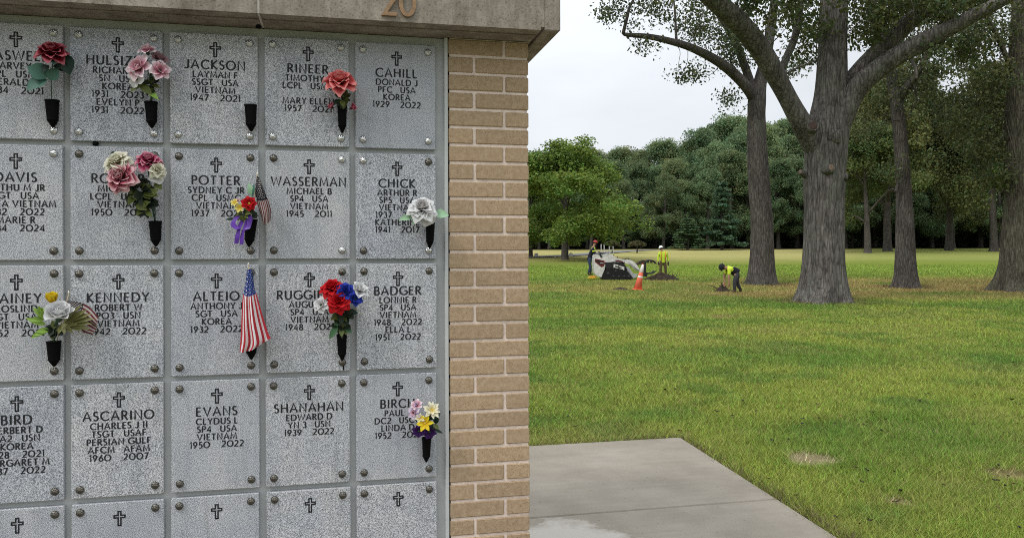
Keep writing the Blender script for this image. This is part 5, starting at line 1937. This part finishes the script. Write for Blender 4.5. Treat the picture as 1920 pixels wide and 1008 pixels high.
mushroom(717.5, 'small dark mushroom-shaped shrub behind the operator in the red helmet')
mushroom(746.5, 'small olive mushroom-shaped shrub on a thin stem, right of its darker twin')
for px, hgt, lb in ((704.5, 1.05, 'taller thin white post at the left of the white chairs'), (708.0, .95, 'shorter thin white post next to the white chairs')):
    r_ = px_thing('white_post', px, 93, lb, 'post')
    mb = MB(); mb.box((-.05, -.05, -.1), (.05, .05, hgt), bev=.008); mb.build('post', WH, r_)
    mb = MB(); mb.box((-.065, -.065, hgt), (.065, .065, hgt + .05), bev=.01); mb.build('cap', WH, r_)
for px, lb in ((712, 'left one of two small white chairs far behind the machine'), (716.5, 'right one of two small white chairs far behind the machine')):
    r_ = px_thing('white_chair', px, 92, lb, 'chair', 'white chairs')
    mb = MB(); mb.box((-.22, -.22, .40), (.22, .22, .44), bev=.01); mb.build('seat', WH, r_)
    mb = MB(); mb.box((.18, -.22, .46), (.22, .22, .88), bev=.01); mb.build('backrest', WH, r_)
    for sx in (-.19, .19):
        for sy in (-.19, .19):
            mb = MB(); mb.box((sx - .025, sy - .025, 0), (sx + .025, sy + .025, .398)); mb.build('leg', WH, r_)
for px, py, lb in ((628.5, 301, 'low white grave marker with a dark patch beside the pillar'), (669, 300.5, 'low white grave marker right of the maple trunk'), (650.5, 301, 'tiny white grave marker left of the maple trunk')):
    b_, dep = on_ground(px, py)
    r_ = thing('grave_marker', b_, lb, 'grave marker', 'low white grave markers', -YAW)
    k = .55 if px == 650.5 else 1.0
    poly = [(-.2 * k, -.1), (.2 * k, -.1), (.2 * k, .36 * k)] + [(x_, .36 * k + .09 * k * math.cos(x_ / (.2 * k) * math.pi / 2)) for x_ in (.1 * k, 0, -.1 * k)] + [(-.2 * k, .36 * k)]
    mb = MB(); mb.prism(poly, -.05, .05); mb.build('stone', WH, r_)
    mb = MB(); mb.box((-.30 * k, -.12, -.05), (.30 * k, .12, .06 * k), bev=.01); mb.build('base', M['stone'], r_)

# ---------------------------------------------------------------- PEOPLE
import bmesh
HV = simple('high_visibility_yellow', (.52, .66, .045), .8, var=.12, scale=12)
ORG = simple('reflective_orange_tape', (.62, .22, .05), .6)
SIL = simple('reflective_silver_tape', (.6, .6, .56), .4)
NAVY = simple('dark_navy_cloth', (.012, .014, .022), .9, var=.2, scale=12)
JEAN = simple('blue_denim', (.030, .045, .085), .9, var=.25, scale=10)
GREY = simple('grey_black_denim', (.045, .047, .055), .9, var=.25, scale=10)
BROWN = simple('brown_work_canvas', (.105, .070, .038), .9, var=.2, scale=10)
SKIN = simple('skin', (.36, .20, .14), .55, var=.08, scale=10)
GLOVE = simple('dark_glove', (.012, .012, .013), .8)
BOOT = simple('work_boot_leather', (.055, .034, .020), .8)
RHAT = simple('red_helmet_plastic', (.36, .022, .02), .4)
WHAT = simple('white_helmet_plastic', (.76, .76, .75), .35)
HAIR = simple('dark_hair', (.02, .015, .012), .8)


def skin_mesh(name, nodes, edges, mats, sub=2, rootk=0):
    """nodes: list of (x,y,z,r)"""
    me = bpy.data.meshes.new(name)
    me.from_pydata([n[:3] for n in nodes], edges, [])
    o = bpy.data.objects.new(name, me)
    C.objects.link(o)
    m = o.modifiers.new('skin', 'SKIN'); m.use_smooth_shade = True
    for i, n in enumerate(nodes):
        sv_ = me.skin_vertices[0].data[i]
        rr = n[3]
        sv_.radius = (rr, rr) if not isinstance(rr, tuple) else rr
        sv_.use_root = (i == rootk)
    s_ = o.modifiers.new('sub', 'SUBSURF'); s_.levels = sub; s_.render_levels = sub
    dg = bpy.context.evaluated_depsgraph_get()
    res = bpy.data.meshes.new_from_object(o.evaluated_get(dg))
    bpy.data.objects.remove(o)
    res.name = name
    res.materials.clear()
    for q in mats: res.materials.append(q)
    return res


def chain(nodes, edges, pts, start=None):
    last = start
    for p in pts:
        nodes.append(p)
        if last is not None: edges.append((last, len(nodes) - 1))
        last = len(nodes) - 1
    return last


def lerp(a, b, t): return tuple(a[i] + (b[i] - a[i]) * t for i in range(3))


def person(root, J, hat, shirt, trousers, boots, gloves=None, vest=None, sleeves=True, nose=(0, -1, 0)):
    """J: joints in metres: pelvis, chest, neck, head, top, sL eL wL hL (arm), sR.., kL aL tL (leg), hipL..."""
    n = []; e = []
    n.append((*J['pelvis'], .125))
    ch = chain(n, e, [(*lerp(J['pelvis'], J['chest'], .5), .125), (*J['chest'], .14), (*J['neck'], .065)], 0)
    ci = ch - 1
    hd = chain(n, e, [(*J['head'], .095), (*J['top'], .075)], ch)
    for s_ in 'LR':
        w_ = chain(n, e, [(*J['s' + s_], .062), (*J['e' + s_], .045), (*J['w' + s_], .032)], ci)
        hv = np.array(J['h' + s_]) - np.array(J['w' + s_])
        hvn = hv / (np.linalg.norm(hv) + 1e-9)
        side = np.cross(hvn, (0, 1, 0)); side /= np.linalg.norm(side) + 1e-9
        pm = chain(n, e, [(*(np.array(J['w' + s_]) + hv * .5), .036)], w_)
        for q, (off, ln) in enumerate(((-.036, .075), (-.012, .088), (.012, .084), (.034, .068))):
            a = np.array(J['w' + s_]) + hv * .85 + side * off
            chain(n, e, [(*a, .010), (*(a + hvn * ln * .5), .009), (*(a + hvn * ln * .8 + np.array([0, 0, -.02])), .008)], pm)
        a = np.array(J['w' + s_]) + hv * .45 - side * .05
        chain(n, e, [(*a, .012), (*(a + hvn * .05 - side * .012), .010)], pm)
        l_ = chain(n, e, [(*J['hip' + s_], .095), (*J['k' + s_], .060), (*J['a' + s_], .042), (*J['t' + s_], .036)], 0)
    body = link('body', skin_mesh('body', n, e, [SKIN], 2), root)

    def cloth(name, ns, es, mat, k=0):
        return link(name, skin_mesh(name, ns, es, [mat], 2, k), root)
    # trousers
    n = [(*J['pelvis'], .155)]; e = []
    chain(n, e, [(*lerp(J['pelvis'], J['chest'], .30), .15)], 0)
    for s_ in 'LR':
        chain(n, e, [(*J['hip' + s_], .118), (*lerp(J['hip' + s_], J['k' + s_], .5), .10), (*J['k' + s_], .084), (*lerp(J['k' + s_], J['a' + s_], .9), .072)], 0)
    cloth('trousers', n, e, trousers)
    # upper garment with sleeves
    n = [(*J['chest'], .178)]; e = []
    chain(n, e, [(*lerp(J['chest'], J['pelvis'], .45), .166), (*lerp(J['chest'], J['pelvis'], 1.0), .168), (*lerp(J['chest'], J['pelvis'], 1.18), .165)], 0)
    chain(n, e, [(*lerp(J['chest'], J['neck'], .8), .09)], 0)
    for s_ in 'LR':
        pts = [(*J['s' + s_], .085), (*J['e' + s_], .064)]
        if sleeves: pts.append((*lerp(J['e' + s_], J['w' + s_], .85), .05))
        else: pts[-1] = (*lerp(J['s' + s_], J['e' + s_], .75), .068)
        chain(n, e, pts, 0)
    cloth('shirt', n, e, shirt)
    if vest:
        n = [(*J['chest'], .196)]; e = []
        chain(n, e, [(*lerp(J['chest'], J['pelvis'], .45), .192), (*lerp(J['chest'], J['pelvis'], 1.0), .19), (*lerp(J['chest'], J['pelvis'], 1.2), .185)], 0)
        for s_ in 'LR':
            chain(n, e, [(*lerp(J['chest'], J['s' + s_], .85), .092)], 0)
        cloth('vest', n, e, vest)
    for s_ in 'LR':
        a, t = np.array(J['a' + s_]), np.array(J['t' + s_])
        n = [(*(a + np.array([0, 0, .10])), .062), (*(a + np.array([0, 0, -.01])), .062), (*(a + (t - a) * .55), .055), (*(t), .045)]
        cloth('boot', n, [(0, 1), (1, 2), (2, 3)], boots)
        if gloves:
            hv = np.array(J['h' + s_]) - np.array(J['w' + s_])
            n = [(*(np.array(J['w' + s_]) - hv * .3), .044), (*(np.array(J['w' + s_]) + hv * .5), .050), (*(np.array(J['w' + s_]) + hv * 1.25), .032)]
            cloth('glove', n, [(0, 1), (1, 2)], gloves)
    # head: hair, face, helmet
    h = Vector(J['head']); up = (Vector(J['top']) - h).normalized(); nv = Vector(nose).normalized()
    xv = nv.cross(up).normalized(); nv = up.cross(xv).normalized()
    M4 = Matrix.Translation(h + up * .035) @ Matrix(((xv.x, nv.x, up.x), (xv.y, nv.y, up.y), (xv.z, nv.z, up.z))).to_4x4()
    mb = MB()
    mb.lathe([(.10, -.05), (.104, 0), (.09, .06), (.05, .1)], 14, M4 @ Matrix.Translation((0, -.018, -.02)))
    mb.build('hair', HAIR, root, sm=True)
    mb = MB().lathe([(.001, .035), (.012, .015), (.017, -.01), (.008, -.018)], 8, M4 @ Matrix.Translation((0, .10, -.045)))
    mb.build('nose', SKIN, root, sm=True)
    for sx in (-.035, .035):
        MB().lathe([(.001, .006), (.011, 0), (.001, -.006)], 8, M4 @ Matrix.Translation((sx, .094, -.02))).build('eye', HAIR, root, sm=True)
        MB().lathe([(.004, .03), (.014, .015), (.014, -.015), (.004, -.03)], 8, M4 @ Matrix.Translation((sx * 2.9, .0, -.035))).build('ear', SKIN, root, sm=True)
    MB().box((-.025, -.004, -.003), (.025, .004, .003)).mesh('m', SKIN)
    mb = MB(); mb.box((-.024, .088, -.088), (.024, .097, -.080)); 
    mb.v = [tuple(M4 @ Vector(q)) for q in mb.v]
    mb.build('mouth', simple('lips', (.24, .09, .08), .5), root)
    mb = MB().lathe([(.150, .002), (.152, .012), (.122, .016), (.120, .045), (.105, .095), (.07, .130), (.02, .143)], 20, M4 @ Matrix.Diagonal((1, 1.14, 1, 1)))
    hh = mb.build('hard_hat', hat, root, sm=True)
    rb = MB()
    for sx in (-.03, 0, .03):
        rb.tube([M4 @ Vector((sx, -.10, .10)), M4 @ Vector((sx, 0, .148 - abs(sx) * .3)), M4 @ Vector((sx, .10, .10))], .008, 6)
    r3 = rb.build('ridge', hat, None, sm=True); r3.parent = hh
    return root


def local(px0, py0, sc):
    return lambda px, py, y=0.0: ((px - px0) / sc, y, (py0 - py) / sc)


# place them: depth from where their feet meet the lawn
def person_root(px, py, label):
    b_, dep = on_ground(px, py)
    dep = float((b_ - CAM) @ AF)
    return thing('person', b_, label, 'person', None, -YAW), dep, F / dep


# bending worker near the second tree
r_, dep, sc = person_root(860, 342.5, 'person in yellow shirt and dark vest bending to the ground, arm reaching down')
q = local(860, 342.5, sc)
J = dict(pelvis=q(863.5, 319), chest=q(856, 314.0), neck=q(851.0, 313.2), head=q(847.5, 312.6), top=q(844.6, 312.2),
         sL=q(853.5, 315.5, -.19), eL=q(852.2, 324, -.22), wL=q(853.0, 331, -.2), hL=q(853.2, 334, -.18),
         sR=q(853.5, 315.5, .19), eR=q(850.5, 323, .22), wR=q(850.6, 330, .18), hR=q(850.2, 333.4, .16),
         hipL=q(863, 321, -.11), kL=q(859.5, 331, -.12), aL=q(860.2, 340.2, -.12), tL=q(857, 341.6, -.13),
         hipR=q(864, 321, .11), kR=q(864.8, 331.5, .12), aR=q(869.2, 339.5, .14), tR=q(867.2, 341.8, .14))
person(r_, J, NAVY, HV, GREY, BOOT, gloves=None, vest=NAVY, sleeves=False, nose=(-.5, -.2, -.8))

# standing worker behind the soil heap, seen from behind
r_, dep, sc = person_root(777, 324.2, 'person in yellow safety shirt, brown trousers and white helmet standing with back turned')
q = local(777, 324.2, sc)
J = dict(pelvis=q(777, 306.5), chest=q(777, 297.5), neck=q(776, 293.2), head=q(775, 290.8, .04), top=q(774.4, 288.4, .06),
         sL=q(772.7, 296.2, 0), eL=q(771.4, 302, .02), wL=q(771.5, 307, -.05), hL=q(771.8, 309.5, -.08),
         sR=q(781.2, 296.2, 0), eR=q(783, 302, .02), wR=q(783, 307, -.02), hR=q(783, 310, -.03),
         hipL=q(774.8, 307.5), kL=q(774, 315.5, -.03), aL=q(773.8, 322.6, .02), tL=q(773.3, 323.8, .16),
         hipR=q(779.2, 307.5), kR=q(780, 315.5, -.02), aR=q(780.2, 322.6, .02), tR=q(780.8, 323.8, .16))
person(r_, J, WHAT, HV, BROWN, BOOT, gloves=GLOVE, vest=None, nose=(.15, 1, -.25))
mb = MB()
for sx in (774.4, 779.4):
    a = np.array(q(sx, 294.2, -.155)); e = np.array(q(sx, 305, -.178))
    mb.tube([a + (0, .04, 0), (a + e) / 2, e + (0, .02, 0)], .020, 6)
mb.build('reflective_stripes', ORG, r_, sm=True, kind='stuff')

# operator behind the machine, red helmet
r_, dep, sc = person_root(692.5, 322, 'person in dark clothes with yellow vest panel and red helmet operating the machine')
q = local(692.5, 322, sc)
J = dict(pelvis=q(690.8, 303), chest=q(694.0, 292.8), neck=q(696.2, 287.6), head=q(697.6, 284.2), top=q(698.4, 281.2),
         sL=q(695.2, 292, -.19), eL=q(697.4, 297.2, -.24), wL=q(702, 297.2, -.2), hL=q(705, 296.6, -.16),
         sR=q(694.8, 292, .19), eR=q(697.4, 297, .24), wR=q(702, 297, .2), hR=q(705, 296.6, .16),
         hipL=q(690.8, 305, -.1), kL=q(691.4, 313, -.12), aL=q(689.0, 320.2, -.12), tL=q(692.3, 321.6, -.13),
         hipR=q(690.8, 305, .1), kR=q(692.4, 313, .12), aR=q(692.2, 320.2, .12), tR=q(695.2, 321.6, .13))
person(r_, J, RHAT, NAVY, JEAN, BOOT, gloves=GLOVE, vest=None, nose=(1, 0, -.35))
n = [(*lerp(J['chest'], (J['chest'][0], J['chest'][1] - .16, J['chest'][2]), 1), .07)]
a = np.array(J['chest'])
vm_ = skin_mesh('vest', [(a[0] + .06, -.20, a[2] + .10, .115), (a[0] + .09, -.21, a[2] - .12, .12), (a[0] + .08, .10, a[2] + .06, .12), (a[0] + .06, .10, a[2] - .14, .115)], [(0, 1), (0, 2), (2, 3)], [HV], 2)
link('vest', vm_, r_)

# ---------------------------------------------------------------- STAND-ON LOADER
b_, dep = on_ground(725, 327)
dep = float((b_ - CAM) @ AF); sc = F / dep
ld = thing('compact_loader', b_, 'white stand-on tracked loader with black tracks and a black grapple arm', 'loader', None, -YAW)
Q = lambda zx, zy: ((620 + zx / 6.857 - 725) / sc, (327 - (260 + zy / 6.857)) / sc)
LW = simple('white_machine_paint', (.58, .565, .53), .45, var=.22, scale=7)
LB = simple('black_rubber_track', (.012, .012, .012), .85, var=.3, scale=20)
LK = simple('black_machine_steel', (.018, .018, .019), .5, var=.3, scale=20)
LR = simple('red_decal', (.11, .016, .016), .5)
LG = simple('dark_grey_grille', (.035, .035, .037), .6)
poly = lambda pts: [Q(*p) for p in pts]
HWD = .45
Q = lambda zx, zy: ((680 + zx / 16 - 725) / sc, (327 - (272 + zy / 16)) / sc)
LC_ = simple('pale_grey_machine_metal', (.40, .40, .41), .45, var=.15, scale=8)


def part(pts, y0, y1, name, mat, par=None):
    mb = MB(); mb.prism(poly(pts), y0, y1)
    o = mb.build(name, mat, None)
    o.parent = par or ld
    return o


body_ = part([(300, 480), (480, 450), (640, 500), (800, 560), (860, 690), (840, 760), (480, 780), (330, 700)], -HWD + .10, HWD - .10, 'body', LK)
part([(330, 425), (480, 395), (565, 402), (650, 468), (770, 500), (840, 522), (800, 556), (600, 545), (470, 560), (345, 500)], -HWD + .04, HWD - .04, 'hood', LW)
for s_ in (-1, 1):
    Y = lambda a, b: (-HWD + a, -HWD + b) if s_ < 0 else (HWD - b, HWD - a)
    part([(245, 425), (300, 402), (345, 432), (372, 480), (440, 520), (456, 600), (438, 690), (376, 832), (300, 802), (250, 742), (238, 560)], *Y(-.02, .05), 'side_panel', LW)
    tk = part([(392, 858), (430, 730), (500, 670), (620, 655), (760, 690), (860, 740), (955, 850), (940, 872), (420, 876)], *Y(-.12, .16), 'track', LB)
    loop = poly([(392, 858), (430, 730), (500, 670), (620, 655), (760, 690), (860, 740), (955, 850), (940, 872), (420, 876)])
    cl = np.array(loop + loop[:1]); seg = np.linalg.norm(np.diff(cl, axis=0), axis=1); tot = seg.sum()
    ya, yb = Y(-.12, .16)
    gb = MB()
    for t in np.arange(0, tot, .08):
        i = min(np.searchsorted(np.cumsum(seg), t), len(seg) - 1)
        u = 1 - (np.cumsum(seg)[i] - t) / seg[i]
        p = cl[i] + (cl[i + 1] - cl[i]) * u
        gb.box((p[0] - .016, ya - .006, p[1] - .016), (p[0] + .016, yb + .006, p[1] + .016))
    o = gb.build('grouser_bars', LB, None, kind='stuff'); o.parent = tk
    for (zx, zy, rz) in ((500, 760, .085), (600, 815, .06), (700, 815, .06), (800, 815, .06), (880, 815, .07), (640, 715, .06)):
        cx_, cz_ = Q(zx, zy)
        M4 = Matrix.Translation((cx_, (ya - .004) if s_ < 0 else (yb + .004), cz_)) @ Matrix.Rotation(math.pi / 2, 4, 'X')
        o = MB().lathe([(rz, -.02), (rz, .02), (rz * .4, .03), (rz * .1, .03)], 14, M4).build('roller', LG, None); o.parent = tk
    part([(440, 560), (600, 548), (760, 575), (830, 620), (800, 760), (720, 690), (600, 655), (470, 690)], *Y(-.07, .02), 'side_plate', LK)
    part([(815, 522), (900, 505), (985, 545), (1040, 610), (1092, 690), (1066, 724), (1030, 690), (950, 600), (820, 575)], *Y(-.05, .05), 'lift_arm', LW)
    part([(840, 655), (890, 640), (930, 700), (975, 765), (1060, 772), (1020, 840), (975, 850), (900, 745)], *Y(.06, .13), 'lower_link', LC_)
    a = Q(880, 530); e = Q(1080, 720); yc = sum(Y(-.10, -.04)) / 2
    mb = MB(); mb.tube([(a[0], yc, a[1]), ((a[0] + e[0]) / 2, yc, (a[1] + e[1]) / 2 - .02), (e[0], yc, e[1])], .022, 10); mb.build('hydraulic_cylinder', LC_, ld, sm=True)
yd = -HWD - .085
for pts in ([(605, 588), (692, 604), (690, 628), (632, 618), (628, 642), (690, 652), (688, 690), (600, 668)], [(704, 618), (802, 642), (798, 745), (776, 742), (780, 684), (712, 694), (712, 668), (764, 660), (764, 650), (704, 640)]):
    part(pts, yd, yd + .012, 'white_mark', LW)
em = part([(258, 490), (330, 500), (430, 525), (446, 570), (425, 625), (380, 645), (300, 580), (262, 545)], -HWD - .028, -HWD - .0215, 'emblem', LR)
part([(275, 520), (340, 522), (405, 560), (400, 600), (352, 575), (290, 545)], -HWD - .034, -HWD - .0285, 'emblem_bar', LK, em)
part([(350, 560), (420, 568), (418, 580), (352, 572)], -HWD - .040, -HWD - .0345, 'emblem_stripe', LC_, em)
part([(640, 516), (700, 512), (785, 540), (780, 556), (700, 540), (642, 538)], -HWD + .02, -HWD + .0385, 'red_stripe', LR)
part([(330, 425), (365, 405), (400, 440), (372, 480)], -HWD + .01, -HWD + .039, 'side_vent', LK)
mb = MB(); mb.prism(poly([(320, 412), (345, 380), (470, 378), (500, 400)]), -.26, .26); mb.build('console', LG, ld)
for y_ in (-.2, .2):
    a = Q(400, 385); e = Q(350, 360); mb = MB(); mb.tube([(a[0], y_, a[1]), (e[0], y_, e[1]), (e[0] - .05, y_, e[1] + .01)], .016, 8); mb.build('control_lever', LK, ld, sm=True)
for zx, zy in ((570, 425), (622, 432), (690, 468)):
    a = Q(zx, zy); MB().lathe([(.022, -.06), (.022, .05), (.012, .06)], 10, Matrix.Translation((a[0], -.12, a[1]))).build('filler_cap', LK, ld)
for y_ in (-.14, 0.02, .15):
    pp = [(Q(*p)[0], y_, Q(*p)[1]) for p in ((800, 540), (880, 480), (960, 540), (1010, 600), (1090, 660))]
    MB().tube(catmull(pp, 18), .014, 6).build('hose', LK, ld, sm=True)
# grapple: hinge, back bar, lower tines and the upper claw closing over a wide gap
gp = part([(1165, 600), (1205, 575), (1214, 690), (1205, 765), (1240, 775), (1225, 830), (1160, 800)], -.46, .46, 'grapple_frame', LK)
part([(1035, 590), (1085, 548), (1165, 512), (1215, 525), (1200, 575), (1120, 600), (1060, 612)], -.30, .30, 'claw_hinge', simple('rusty_dark_steel', (.05, .038, .022), .8, var=.4, scale=14), gp)
for y_ in (-.40, -.14, .14, .40):
    pp = [(Q(*p)[0], y_, Q(*p)[1]) for p in ((1205, 755), (1290, 765), (1360, 752), (1400, 715))]
    o = MB().tube(catmull(pp, 12), np.linspace(.05, .014, 12), 6).build('tine', LK, None, sm=True); o.parent = gp
for y_ in (-.26, 0.0, .26):
    pp = [(Q(*p)[0], y_, Q(*p)[1]) for p in ((1200, 575), (1245, 528), (1310, 520), (1375, 540), (1420, 592))]
    o = MB().tube(catmull(pp, 20), np.linspace(.055, .014, 20), 6).build('claw', LK, None, sm=True); o.parent = gp
    for zx, zy in ((1330, 548), (1270, 545)):
        a = Q(zx, zy - 22); e = Q(zx + 8, zy + 38)
        o = MB().tube([(a[0], y_, a[1]), ((a[0] + e[0]) / 2, y_, (a[1] + e[1]) / 2), (e[0], y_, e[1])], [.03, .02, .006], 6).build('claw_tooth', LK, None, sm=True); o.parent = gp

# ---------------------------------------------------------------- soil heaps
SOIL = simple('dug_dark_soil', (.030, .021, .014), .98, var=.5, scale=7, bump=.8)
ROOT = simple('dug_root_wood', (.075, .05, .03), .95, var=.4, scale=9)


def heap(name, px0, px1, py, hpx, label, seed, roots=10, ydep=.6):
    b_, dep = on_ground((px0 + px1) / 2, py)
    dep = float((b_ - CAM) @ AF); s_ = F / dep
    r_ = thing(name, b_, label, 'soil heap', None, -YAW)
    hw = (px1 - px0) / 2 / s_; hh = hpx / s_
    g = np.random.default_rng(seed)
    n = 40; v = []
    for i in range(n + 1):
        for j in range(n + 1):
            x = (i / n * 2 - 1); y = (j / n * 2 - 1)
            rr = math.hypot(x, y)
            k = max(0, 1 - rr) ** .8
            nn = fbm(np.array([x * 3.1 + seed]), np.array([y * 3.1]), seed, 4)[0]
            v.append((x * hw, y * ydep, hh * k * (.25 + 1.35 * nn) - .04 * (rr > .95)))
    f = [(i * (n + 1) + j, (i + 1) * (n + 1) + j, (i + 1) * (n + 1) + j + 1, i * (n + 1) + j + 1) for i in range(n) for j in range(n)]
    link('soil', np_mesh('soil', v, np.array(f), [SOIL], False), r_)
    for k in range(roots):
        x = g.uniform(-.8, .8) * hw; y = g.uniform(-.5, .2) * ydep
        z = hh * .35 * g.random()
        a = g.uniform(0, math.pi); L_ = g.uniform(.25, .6)
        dv = np.array([math.cos(a) * L_, g.uniform(-.2, .2), abs(math.sin(a)) * L_ * .7])
        p = np.array([x, y, z])
        mb = MB(); mb.tube(catmull([p - dv * .2, p + dv * .4 + g.normal(size=3) * .05, p + dv], 8), np.linspace(.035, .01, 8), 6); mb.build('root', ROOT, r_, sm=True)
    return r_


heap('soil_heap', 754, 797, 327.5, 9, 'heap of dark dug-up soil and roots under the loader grapple', 5, 34)
heap('root_clump', 837, 857, 341, 7, 'small dark clump of roots and soil beneath the bending person', 9, 9, .35)
heap('soil_heap', 716, 738, 339, 3.2, 'low grey mound of soil on the grass left of the traffic cone', 11, 0, .45)

# ---------------------------------------------------------------- cone, chock
CO = simple('faded_orange_cone', (.74, .15, .085), .55, var=.08, scale=5)
CW = simple('cone_white_collar', (.72, .66, .62), .5, var=.06, scale=5)
CB = simple('black_cone_base', (.10, .03, .022), .8)
b_, dep = on_ground(747, 339.3)
dep = float((b_ - CAM) @ AF); s_ = F / dep
cn = thing('traffic_cone', b_, 'faded orange traffic cone with pale collars leaning right beside the loader', 'traffic cone', None, -YAW)
H = 31 / s_
tilt = Matrix.Rotation(math.radians(12.5), 4, 'Y')
w0, w1 = 9.6 / 2 / s_, 2.4 / 2 / s_
rad_ = lambda t: w0 + (w1 - w0) * t
mb = MB().lathe([(rad_(0), .02), (rad_(.5), H * .5), (rad_(1), H), (rad_(1) * .7, H)], 24, tilt); mb.build('cone_body', CO, cn, sm=True)
for (t0, t1) in ((.47, .54), (.68, .985)):
    mb = MB().lathe([(rad_(t0) + .001, H * t0), (rad_(t0) + .004, H * t0 + .003), (rad_(t1) + .004, H * t1 - .003), (rad_(t1) + .001, H * t1)], 24, tilt); mb.build('collar', CW, cn, sm=True)
mb = MB(); mb.box((-w0 * 1.25, -w0 * 1.25, -.01), (w0 * 1.25, w0 * 1.25, .045), bev=.012)
mb.v = [tuple(Matrix.Rotation(math.radians(3), 4, 'Y') @ Vector(p)) for p in mb.v]
mb.build('cone_base', CO, cn)
b_, dep = on_ground(693, 326.4)
dep = float((b_ - CAM) @ AF); s_ = F / dep
ch_ = thing('wheel_chock', b_, 'yellow and orange block lying on the grass behind the loader', 'chock', None, -YAW)
YM = simple('yellow_plastic', (.72, .50, .05), .5); OM = simple('orange_plastic', (.70, .26, .05), .5)
mb = MB(); mb.prism([(-5 / s_, 0), (5 / s_, 0), (4.2 / s_, 2.2 / s_), (-4 / s_, 2.6 / s_)], -.18, .0); mb.build('yellow_half', YM, ch_)
mb = MB(); mb.prism([(-3.5 / s_, 0), (5.6 / s_, 0), (5.2 / s_, 3.4 / s_), (-2 / s_, 3.4 / s_)], .003, .18); mb.build('orange_half', OM, ch_)
